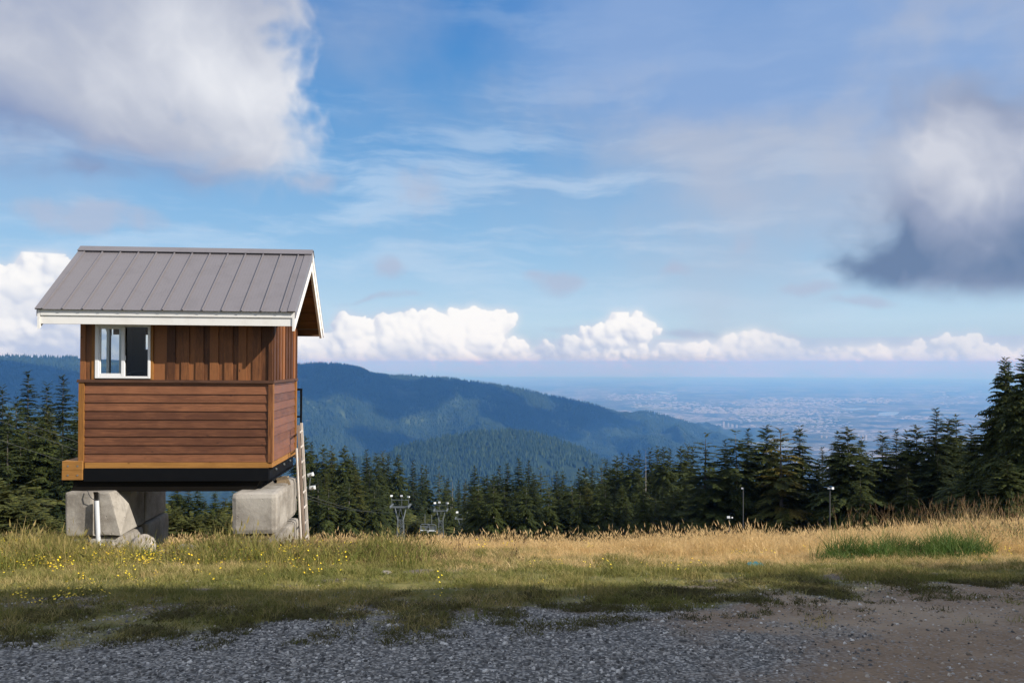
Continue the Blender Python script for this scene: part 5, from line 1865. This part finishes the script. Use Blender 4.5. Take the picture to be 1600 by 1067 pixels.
# floodlights on an arm behind the ladder
ap = at(477.5, 764, 17)
gz = float(zg(ap.x, 17))
h_ = ap.z - gz
root = empty('floodlight_post', (ap.x, 17, gz), 'post with two grey floodlights peeping out behind the ladder', 'floodlight')
MB().tube([(0, 0, -.2), (0, 0, h_ + .05)], .035, 8).build('pole', M['galv'], root)
MB().bar((0, 0, h_), (.12, 0, h_ + .02), .028).bar((.075, 0, h_), (.105, 0, h_ + .24), .016).build('arm', M['galv'], root)
for (dx, dz, tl) in ((.115, .30, .25), (.155, .03, .1)):
    m_ = MB()
    m_.bar((dx - .055, -.02, dz - .02 * tl + h_), (dx + .055, -.02, dz + .12 * tl + h_), .09, .075)
    m_.bar((dx + .04, -.075, dz + h_), (dx + .05, -.068, dz + .03 + h_), .05, .05)
    m_.build('floodlight', M['lampwhite'], root)
# cables across the left wood
for (y0, y1, lab) in ((642, 690, 'upper thin cable crossing the dark wood left of the hut'), (656, 702, 'middle thin cable crossing the dark wood left of the hut'), (688, 716, 'lower thin cable crossing the dark wood left of the hut')):
    a, b = at(-40, y0 - 16, 52), at(300, y1 + 56, 52)
    pts = []
    for k in range(13):
        t = k / 12
        p = a.lerp(b, t)
        p.z -= .9 * 4 * t * (1 - t) * .35
        pts.append(p)
    tag(MB().tube(pts, .009, 4).build('power_cable', M['pole']), lab, 'cable', 'cables left of the hut')

# ------------------------------------------------------------------ unseen lodge and trees, added behind the viewpoint to shade the lot
lodge = empty('lodge', (10, -3, -1.6), 'dark timber lodge beside the lot, unseen, added to shade it', 'lodge')
lx0, lx1, ly0, ly1, lh = -4.2, 6.5, -9.0, 3.9, 8.3
MB().box(lx0, lx1, ly0, ly1, -.3, lh).build('wall', M['sill'], lodge)
MB().prism([(ly0 - .7, lh - .3), (ly1 + .7, lh - .3), (ly1 + .7, lh - .05), ((ly0 + ly1) / 2, lh + 2.6), (ly0 - .7, lh - .05)], 'x', lx0 - .7, lx1 + .7).build('roof', M['roof'], lodge)
for kx in range(4):
    for kz in (1.2, 4.2, 6.6):
        wf_ = MB().box(lx0 + 1.1 + kx * 2.5, lx0 + 2.5 + kx * 2.5, ly1 + .005, ly1 + .06, kz, kz + 1.4).build('window', M['vinyl'], lodge)
        MB().box(lx0 + 1.2 + kx * 2.5, lx0 + 2.4 + kx * 2.5, ly1 + .061, ly1 + .068, kz + .1, kz + 1.3).build('pane', M['black'], wf_)


def free_tree(key, x, y, h, label, group):
    H0, cm, tm_, word, c0 = KIND[key]
    gz = float(zg(x, y))
    o = bpy.data.objects.new(word, None)
    COL.objects.link(o)
    o.location = (x, y, gz - .2)
    o.rotation_euler = (0, 0, rt.uniform(0, 6.28))
    s = h / H0
    o.scale = (s ** .6 * 1.2, s ** .6 * 1.2, s)
    tag(o, label, c0, group)
    link('trunk', tm_, o)
    link('crown', cm, o)


for (x, y, h, k) in ((18.0, 2.0, 9.4, 'hemlock'), (19.4, .8, 10.6, 'hemlock_b'), (20.4, 2.6, 9.6, 'hemlock'), (21.8, 1.2, 10.8, 'spire'), (23.0, 2.8, 10.2, 'hemlock'), (24.4, 1.4, 11.6, 'hemlock_b'), (25.6, 3.0, 10.6, 'hemlock'), (27.0, 1.8, 12.2, 'spire'), (28.4, 3.2, 11.4, 'hemlock'),
                     (18.4, -1.5, 10, 'spire'), (20.6, -1.6, 11, 'hemlock'), (22.6, -1.2, 11, 'hemlock'), (25.2, -1.0, 12, 'hemlock_b'), (30, 2.6, 12.5, 'hemlock'), (32, 3.4, 12, 'hemlock_b')):
    free_tree(k, x, y, h, f'tall {LOOK[k]} beside the lot, unseen, added to shade it', 'unseen conifers shading the lot')


# ------------------------------------------------------------------ grass, weeds, flowers, crushed stone: uncountable cover scattered as instances of small tufts
def blade_mat(name, stops, tip, rough=.7, trans=.3, tint=None):
    m_, g = new_mat(name)
    r = rnd(g)
    p = g.node('ShaderNodeNewGeometry').outputs['Position']
    n = g.noise(p, 0.55, 3.0, 0.6)
    t = g.add(g.mul(r, .6), g.mul(g.ss(n, .3, .7), .4))
    c = g.ramp(t, stops)
    hgt = g.node('ShaderNodeAttribute', attribute_name='along').outputs['Fac']
    c = g.mix(g.mul(g.ss(hgt, .55, 1.0), .6), c, tip)
    tr = g.node('ShaderNodeBsdfTranslucent')
    g.put(tr.inputs[0], c)
    setp(g, c, rough, spec=.25)
    mx = g.node('ShaderNodeMixShader')
    mx.inputs[0].default_value = trans
    g.nt.links.new(g.bs.outputs[0], mx.inputs[1])
    g.nt.links.new(tr.outputs[0], mx.inputs[2])
    g.nt.links.new(mx.outputs[0], g.out.inputs[0])
    return m_


M['straw'] = blade_mat('dry_straw', [(0, (.50, .34, .14)), (.5, (.70, .50, .23)), (1, (.82, .63, .34))], (.62, .44, .22), trans=.42)
M['turfb'] = blade_mat('short_turf', [(0, (.085, .108, .020)), (.40, (.185, .190, .044)), (.70, (.32, .27, .09)), (1, (.52, .40, .18))], (.26, .21, .09))
M['weed'] = blade_mat('weed_blades', [(0, (.075, .110, .018)), (.35, (.155, .180, .036)), (.65, (.29, .25, .07)), (1, (.52, .38, .17))], (.24, .18, .07))
M['lush'] = blade_mat('lush_grass', [(0, (.045, .095, .018)), (.5, (.085, .155, .028)), (.85, (.16, .20, .045)), (1, (.30, .26, .09))], (.18, .20, .06))
M['moss'] = blade_mat('moss', [(0, (.055, .055, .020)), (.5, (.105, .095, .034)), (.8, (.125, .135, .034)), (1, (.18, .13, .08))], (.16, .12, .06))
M['brownweed'] = blade_mat('brown_weed', [(0, (.060, .040, .024)), (.5, (.12, .085, .05)), (1, (.20, .14, .07))], (.18, .11, .06))
fm, g = new_mat('yellow_petals')
setp(g, g.mix(rnd(g), (.78, .50, .012), (.85, .66, .03)), .6)
M['petal'] = fm
sm_, g = new_mat('crushed_stone')
rr_ = rnd(g)
sc_ = g.ramp(rr_, [(0, (.065, .065, .064)), (.35, (.15, .147, .14)), (.62, (.30, .29, .27)), (.82, (.52, .50, .465)), (1, (.88, .85, .79))])
setp(g, g.mix(g.mul(g.noise(objc(g), 40.0, 3.0), .4), sc_, (.03, .03, .035)), .85, spec=.3)
M['stone'] = sm_
em, g = new_mat('earth_pebbles')
setp(g, g.ramp(rnd(g), [(0, (.10, .085, .065)), (.5, (.28, .22, .16)), (1, (.60, .54, .46))]), .9)
M['epebble'] = em


def tuft(name, n, h0, h1, spread, w, lean, mat, seed, seg=2, heads=0.0, headmat=None, flower=0, fmat=None, fs=.012):
    r = np.random.default_rng(seed)
    V, Q, T, AL, MQ, MT = [], [], [], [], [], []
    for k in range(n):
        a, q = r.uniform(0, 6.28), spread * math.sqrt(r.random())
        bx, by = q * math.cos(a), q * math.sin(a)
        h = r.uniform(h0, h1)
        la = r.uniform(0, 6.28)
        ln = h * lean * r.uniform(.2, 1.6)
        wa = r.uniform(0, 3.14)
        wx, wy = math.cos(wa) * w * r.uniform(.7, 1.3), math.sin(wa) * w
        o = len(V)
        for s in range(seg + 1):
            t = s / seg
            c = (bx + ln * t * t * math.cos(la), by + ln * t * t * math.sin(la), h * (t - .12 * t * t * lean * 2))
            k_ = (1 - t) * .85 + .15
            V += [(c[0] - wx * k_, c[1] - wy * k_, c[2]), (c[0] + wx * k_, c[1] + wy * k_, c[2])]
            AL += [t, t]
        for s in range(seg):
            Q.append((o + 2 * s, o + 2 * s + 1, o + 2 * s + 3, o + 2 * s + 2))
            MQ.append(0)
        if r.random() < heads:
            o = len(V)
            dx, dy = ln * .5 * math.cos(la), ln * .5 * math.sin(la)
            hw = w * 2.4
            b = (c[0], c[1], c[2] - h * .10)
            V += [b, (b[0] + dx * .1 + hw, b[1] + hw * .4, b[2] + h * .07), (b[0] + dx * .3, b[1] + dy * .3, b[2] + h * .20), (b[0] + dx * .1 - hw, b[1] - hw * .4, b[2] + h * .07)]
            AL += [1, 1, 1, 1]
            Q.append((o, o + 1, o + 2, o + 3))
            MQ.append(1 if headmat else 0)
        if k < flower:
            o = len(V)
            tl = r.uniform(-.4, .4)
            for j in range(6):
                V.append((c[0] + fs * math.cos(j * 1.047), c[1] + fs * math.sin(j * 1.047), c[2] + fs * .5 * math.sin(j * 1.047 + tl) + .004))
                AL.append(1)
            V.append((c[0], c[1], c[2] + fs * .45))
            AL.append(1)
            for j in range(6):
                T.append((o + j, o + (j + 1) % 6, o + 6))
                MT.append(1)
    mats = [mat] + ([headmat] if headmat else []) + ([fmat] if fmat else [])
    me = npmesh(name, np.array(V), [np.array(Q).reshape(-1, 4), np.array(T, int).reshape(-1, 3)], mats, midx=MQ + MT)
    at_ = me.attributes.new('along', 'FLOAT', 'POINT')
    at_.data.foreach_set('value', np.array(AL, np.float32))
    return me


def pebble(name, seed, mat):
    bm = bmesh.new()
    bmesh.ops.create_icosphere(bm, subdivisions=1, radius=1.0)
    r = np.random.default_rng(seed)
    sx, sy, sz = r.uniform(.7, 1.2), r.uniform(.6, 1.0), r.uniform(.45, .75)
    for v in bm.verts:
        k = r.uniform(.75, 1.2)
        v.co = Vector((v.co.x * sx * k, v.co.y * sy * k, v.co.z * sz * k))
    me = bpy.data.meshes.new(name)
    bm.to_mesh(me)
    bm.free()
    me.materials.append(mat)
    return me


def scatter(name, protos, P, rot, scl, label):
    n = len(P)
    me = bpy.data.meshes.new(name)
    me.vertices.add(n)
    me.vertices.foreach_set('co', np.asarray(P, np.float32).ravel())
    a = me.attributes.new('rot', 'FLOAT_VECTOR', 'POINT')
    a.data.foreach_set('vector', np.asarray(rot, np.float32).ravel())
    a = me.attributes.new('scl', 'FLOAT_VECTOR', 'POINT')
    a.data.foreach_set('vector', np.asarray(scl, np.float32).ravel())
    a = me.attributes.new('pick', 'INT', 'POINT')
    a.data.foreach_set('value', rng.integers(0, len(protos), n).astype(np.int32))
    o = link(name, me)
    ng_ = bpy.data.node_groups.new(name, 'GeometryNodeTree')
    ng_.interface.new_socket('Geometry', in_out='INPUT', socket_type='NodeSocketGeometry')
    ng_.interface.new_socket('Geometry', in_out='OUTPUT', socket_type='NodeSocketGeometry')
    N, Lk = ng_.nodes, ng_.links
    gi, go = N.new('NodeGroupInput'), N.new('NodeGroupOutput')
    ip = N.new('GeometryNodeInstanceOnPoints')
    gti = N.new('GeometryNodeGeometryToInstance')
    for k in range(len(protos) - 1, -1, -1):
        po = bpy.data.objects.new(name + '_piece', protos[k])
        oi = N.new('GeometryNodeObjectInfo')
        oi.inputs['Object'].default_value = po
        Lk.new(oi.outputs['Geometry'], gti.inputs[0])
    Lk.new(gi.outputs[0], ip.inputs['Points'])
    Lk.new(gti.outputs[0], ip.inputs['Instance'])
    ip.inputs['Pick Instance'].default_value = True

    def attr(nm, ty):
        q = N.new('GeometryNodeInputNamedAttribute')
        q.data_type = ty
        q.inputs['Name'].default_value = nm
        return next(s for s in q.outputs if s.enabled and s.name == 'Attribute')
    Lk.new(attr('pick', 'INT'), ip.inputs['Instance Index'])
    Lk.new(attr('rot', 'FLOAT_VECTOR'), ip.inputs['Rotation'])
    Lk.new(attr('scl', 'FLOAT_VECTOR'), ip.inputs['Scale'])
    Lk.new(ip.outputs[0], go.inputs[0])
    md = o.modifiers.new('scatter', 'NODES')
    md.node_group = ng_
    return tag(o, label, name.replace('_', ' ').split(' ')[-1], kind='stuff')


def strew(n, x0, x1, y0, y1, dens, wedge=.72):
    """n candidate points in the wedge of ground seen from the lot, kept with probability dens(X, Y)"""
    Y = np.sqrt(rng.random(n) * (y1 ** 2 - y0 ** 2) + y0 ** 2)
    X = (rng.random(n) * 2 - 1) * wedge * (Y + .8)
    k = (X > x0) & (X < x1)
    X, Y = X[k], Y[k]
    k = rng.random(len(X)) < np.clip(dens(X, Y), 0, 1)
    X, Y = X[k], Y[k]
    return np.stack([X, Y, zg(X, Y) - .004], -1)


def pose(P, s0, s1, tilt=.12, flat=1.0, hs=None):
    n = len(P)
    rot = np.stack([rng.normal(0, tilt, n), rng.normal(0, tilt, n), rng.random(n) * 6.28], -1)
    s = rng.uniform(s0, s1, n)
    if hs is not None:
        return rot, np.stack([s, s, s * hs], -1)
    return rot, np.stack([s, s, s * flat], -1)


fore = lambda X, Y: 1 - .93 * np.exp(-((CX + X / Y * F - 238) / 78) ** 2) * sst(Y, 9.9, 10.6)
# where the hut's blocks stand nothing grows
def clear(X, Y):
    c = np.ones_like(X)
    for (xa, xb) in ((-6.95, -6.0), (-4.36, -3.62)):
        xo = X + (Y - 12.3) * .0692
        c = c * ~((xo > xa) & (xo < xb) & (Y > 12.27) & (Y < 14.2))
    return c


hutzone = lambda X, Y: np.exp(-np.maximum(0, np.abs(X + 5.6) - 3.1) ** 2 / .8) * sst(Y, 8.6, 10.6) * sst(Y, 15.5, 14)

# tall dry meadow
def d_straw(X, Y):
    lot, dirt, dry, wd, n, n2 = masks(X, Y)
    patch = .55 + .45 * vnoise(X * .5, Y * .5, 61, 3)
    under = 1 - .85 * np.exp(-((X + 5.3) / 1.0) ** 2 - ((Y - 13.2) / 1.6) ** 2)
    return dry * (.45 + .6 * np.clip(patch, 0, 1)) * clear(X, Y) * (1 - .72 * hutzone(X, Y)) * under * (1 - (1 - fore(X, Y)) * sst(Y, 14.6, 14.0))


pr = [tuft('straw_tuft', 26, .26, .52, .16, .0032, .45, M['straw'], 100 + k, heads=.35) for k in range(5)] + [tuft('straw_tuft', 14, .45, .66, .14, .0030, .35, M['straw'], 120 + k, heads=.8) for k in range(2)]
P = strew(30000, -26, 30, 11.3, 40, d_straw)
hv = np.clip(.75 + .35 * vnoise(P[:, 0] * .35, P[:, 1] * .35, 63, 3), .4, 1.1)
hv = hv * (.74 + .06 * sst(P[:, 0] / P[:, 1], .05, .3)) * (.45 + .55 * sst(P[:, 1] - np.interp(P[:, 0], [-9, -4.5, -2, 0, 2, 4, 7, 9, 14], [14.4, 13.8, 12.9, 11.6, 10.4, 10.3, 10.9, 11.4, 12.5]), -.2, 1.6))
rot, scl = pose(P, .7, 1.1, .10, hs=hv)
tag(scatter('dry_grass', pr, P, rot, scl, 'tall straw coloured meadow grass along the crest'), cat='grass')

# short turf
def d_turf(X, Y):
    lot, dirt, dry, wd, n, n2 = masks(X, Y)
    bare = sst(n2 * .5 + vnoise(X * .8, Y * 1.4, 22, 3), .42, .9)
    edge = (1 - lot) + .22 * lot * sst(vnoise(X * 2.2, Y * 2.2, 64, 3), .25, .7) * sst(Y, 4.8, 5.6)
    return edge * (.45 + .55 * fore(X, Y)) * (1 - .8 * dry) * (1 - .75 * bare) * (.55 + .45 * vnoise(X * 1.3, Y * 1.3, 65, 3)) * clear(X, Y) * (1 - .6 * dirt)


pr = [tuft('turf_tuft', 24, .025, .075, .085, .0028, .9, M['turfb'], 140 + k) for k in range(6)]
P = strew(52000, -14, 16, 4.4, 16, d_turf)
hs = np.clip(1.0 + .9 * vnoise(P[:, 0] * .9, P[:, 1] * .9, 66, 3), .35, 2.2)
hs = hs * (.35 + .65 * fore(P[:, 0], P[:, 1]))
rot, scl = pose(P, .7, 1.35, .15, hs=hs)
tag(scatter('turf_grass', pr, P, rot, scl, 'short green and yellowed turf between the gravel and the meadow'), cat='grass')

# short dried grass between turf and meadow
pr = [tuft('dried_tuft', 22, .03, .11, .09, .0028, .9, M['straw'], 290 + k) for k in range(4)]
P = strew(30000, -12, 14, 7.4, 15, lambda X, Y: sst(Y + 1.2 * vnoise(X * .7, Y * .7, 85, 3), 8.6, 11.2) * (.25 + .6 * sst(vnoise(X * 1.5, Y * 1.5, 86, 3), -.3, .5)) * clear(X, Y) * fore(X, Y))
rot, scl = pose(P, .6, 1.2, .2)
tag(scatter('dried_grass', pr, P, rot, scl, 'short bleached grass between the green turf and the tall meadow'), cat='grass')

# dark mossy clumps in the broken strip between lot and turf
pr = [tuft('moss_tuft', 22, .012, .040, .06, .0036, 1.0, M['moss'], 280 + k) for k in range(4)]
P = strew(30000, -7, 9, 4.8, 8.2, lambda X, Y: np.exp(-((Y - np.interp(X, GBX, GBY) - .25) / .75) ** 2) * sst(vnoise(X * 2.3, Y * 2.3, 83, 4), -.15, .35))
rot, scl = pose(P, .6, 1.4, .2)
tag(scatter('moss_clumps', pr, P, rot, scl, 'dark mossy clumps along the broken edge of the gravel'), cat='moss')

# weeds round the hut, with brown stalks at the right blocks
def d_weed(X, Y):
    left = sst(vnoise(X * .9, Y * .9, 67, 3), -.5, .4)
    return hutzone(X, Y) * (.35 + .65 * left) * clear(X, Y) * fore(X, Y) * (1 - np.exp(-((X + 5.55) / .5) ** 2 - ((Y - 13.4) / .9) ** 2))


pr = [tuft('weed_tuft', 20, .10, .26, .12, .0042, .7, M['weed'], 160 + k, heads=.15) for k in range(5)]
P = strew(26000, -11, 0, 8.6, 15.5, d_weed)
hs = (1.15 - .45 * sst(P[:, 1], 10.8, 11.8)) * np.clip(1 + 1.1 * vnoise(P[:, 0] * 1.3, P[:, 1] * 1.3, 68, 3), .4, 1.9)
rot, scl = pose(P, .55, 1.25, .15, hs=hs)
tag(scatter('weeds', pr, P, rot, scl, 'green and straw coloured weeds growing round the concrete blocks'), cat='weeds')
pr = [tuft('brown_tuft', 16, .08, .25, .12, .0036, .6, M['brownweed'], 180 + k, heads=.6) for k in range(4)]
P = strew(14000, -11, 2, 9.5, 14, lambda X, Y: (np.exp(-((X + 3.5) / .65) ** 2 - ((Y - 11.9) / .6) ** 2) + .35 * np.exp(-((X + 2.6) / 1.3) ** 2 - ((Y - 10.6) / .8) ** 2)) * clear(X, Y))
rot, scl = pose(P, .6, 1.1, .15)
tag(scatter('brown_weeds', pr, P, rot, scl, 'dry brown weeds at the foot of the right concrete blocks'), cat='weeds')

# yellow flowers
pr = [tuft('flower_stem', 5, .09, .20, .07, .0016, .5, M['weed'], 200 + k, flower=4, fmat=M['petal'], fs=.0095) for k in range(5)]
def d_flower(X, Y):
    lot, dirt, dry, wd, n, n2 = masks(X, Y)
    cl = sst(vnoise(X * 1.2, Y * 1.2, 71, 3), -.1, .6)
    edge = np.exp(-((Y - np.interp(X, [-3, 0, 3, 7, 10], [13.2, 12.6, 11.8, 11.2, 11.4])) / .7) ** 2) * (X > -1)
    return (hutzone(X, Y) * (.4 + .6 * fore(X, Y)) * (.40 + 1.2 * cl) * sst(X, -1.6, -3.0) + .10 * edge * cl + .012 * (1 - lot) * cl + .12 * (1 - dry) * (X < -2) * cl) * clear(X, Y)


P = strew(30000, -12, 12, 5.6, 15, d_flower)
rot, scl = pose(P, .4, 1.15, .2)
tag(scatter('yellow_flowers', pr, P, rot, scl, 'small yellow hawkweed flowers dotted through the weeds before the hut'), cat='flowers')

# lush green grass at the right
gx0, gy0, _ = ground_at(1290, 878)
def d_lush(X, Y):
    px = CX + X / Y * F
    band = sst(px, 1275, 1310) * sst(px, 1560, 1490) * np.clip(.15 + 1.2 * vnoise(X * 1.9, Y * 1.9, 73, 2) + .35 * sst(px, 1340, 1400), 0, .8)
    yc = np.interp(px, [1280, 1400, 1560], [10.6, 11.0, 11.4])
    return band * np.exp(-((Y - yc) / (.55 + .3 * vnoise(X * 1.1, Y * .3, 77, 2))) ** 2)


pr = [tuft('lush_tuft', 20, .10, .42, .11, .0055, .6, M['lush'], 220 + k, seg=3) for k in range(5)]
P = strew(22000, 3, 12, 9.5, 13.5, d_lush)
rot, scl = pose(P, .6, 1.15, .16, hs=np.clip(.9 + .8 * vnoise(P[:, 0] * 2.1, P[:, 1] * 2.1, 74, 2), .4, 1.6))
tag(scatter('lush_grass', pr, P, rot, scl, 'bright green long grass patch before the dry meadow at the right'), cat='grass')
# taller reed-like stalks standing up out of it, and plumes on the crest at the right
pr = [tuft('reed_stalk', 3, .55, .85, .05, .0045, .35, M['lush'], 240 + k, seg=3) for k in range(3)]
pts = [ground_at(px + rng.uniform(-6, 6), 872, 9.5, 20) for px in (1296, 1300, 1320, 1330, 1405, 1450, 1455, 1462, 1470, 1500, 1508, 1515, 1525)]
P = np.array(pts)
rot, scl = pose(P, .6, .95, .15)
tag(scatter('reed_stalks', pr, P, rot, scl, 'few taller green reed stalks rising from the green patch'), cat='reeds')
pr = [tuft('plume_stalk', 4, .70, 1.25, .12, .0042, .28, M['straw'], 250 + k, seg=3, heads=1.0, headmat=M['brownweed']) for k in range(4)]
Pl = []
for _ in range(190):
    px = rng.uniform(1290, 1610) if rng.random() < .93 else rng.uniform(850, 1300)
    Yp = rng.uniform(17, 24)
    if px < 1440 and rng.random() < .6:
        continue
    x_ = (px - CX) / F * Yp
    Pl.append((x_, Yp, float(zg(x_, Yp))))
P = np.array(Pl)
rot, scl = pose(P, .45, .85, .10)
scl[P[:, 0] / P[:, 1] < .4] *= .6
tag(scatter('plume_grass', pr, P, rot, scl, 'tall plumed grass stalks against the dark trees at the right'), cat='grass')
# dark scrubby weeds among the meadow at the far right
P = strew(9000, 6, 14, 11, 18, lambda X, Y: np.exp(-((CX + X / Y * F - 1580) / 55) ** 2) * np.exp(-((Y - 14.5) / 1.6) ** 2) * .5)
pr = [tuft('scrub_tuft', 16, .20, .60, .16, .006, .6, M['lush'], 260 + k, seg=2) for k in range(3)] + [tuft('scrub_tuft', 16, .25, .65, .16, .005, .5, M['brownweed'], 265 + k, heads=.6) for k in range(2)]
rot, scl = pose(P, .6, 1.1, .12)
tag(scatter('scrub_weeds', pr, P, rot, scl, 'grey green scrubby weeds in the meadow at the right edge'), cat='weeds')

# crushed stone on the lot, pebbles on the worn earth and in the turf
def d_stone(X, Y):
    lot, dirt, dry, wd, n, n2 = masks(X, Y)
    zone = sst(Y, 7.6, 6.6) * (1 - lot) * sst(vnoise(X * 1.6, Y * 2.4, 81, 3), -.1, .5) * .55
    return zone + lot * (1 - .90 * dirt) * (.72 + .28 * vnoise(X * 1.5, Y * 1.5, 75, 2)) * np.where(n2 * .5 + n * .3 > .62, .35, 1)


pr = [pebble('stone_piece', 300 + k, M['stone']) for k in range(6)]
P = strew(72000, -6, 7, 3.4, 8.4, d_stone, wedge=.70)
P[:, 2] += .004
n = len(P)
rot = np.stack([rng.normal(0, .5, n), rng.normal(0, .5, n), rng.random(n) * 6.28], -1)
s = np.minimum(np.exp(rng.normal(math.log(.0078), .42, n)), .020)
tag(scatter('gravel', pr, P, rot, np.stack([s, s, s], -1), 'crushed blue grey stone covering the lot'), cat='gravel')
pr = [pebble('pebble_piece', 320 + k, M['epebble']) for k in range(4)]
def d_peb(X, Y):
    lot, dirt, dry, wd, n, n2 = masks(X, Y)
    return dirt * .5 + (1 - lot) * .10 * (1 - dry) * sst(Y, 10, 7) + .25 * np.exp(-((X + 6.1) / 1.0) ** 2 - ((Y - 10.3) / .3) ** 2)


P = strew(26000, -10, 9, 3.4, 12, d_peb, wedge=.70)
P[:, 2] += .003
n = len(P)
rot = np.stack([rng.normal(0, .5, n), rng.normal(0, .5, n), rng.random(n) * 6.28], -1)
s = np.minimum(np.exp(rng.normal(math.log(.0065), .5, n)), .019)
tag(scatter('pebbles', pr, P, rot, np.stack([s, s, s], -1), 'small pebbles strewn over the worn brown earth'), cat='pebbles')
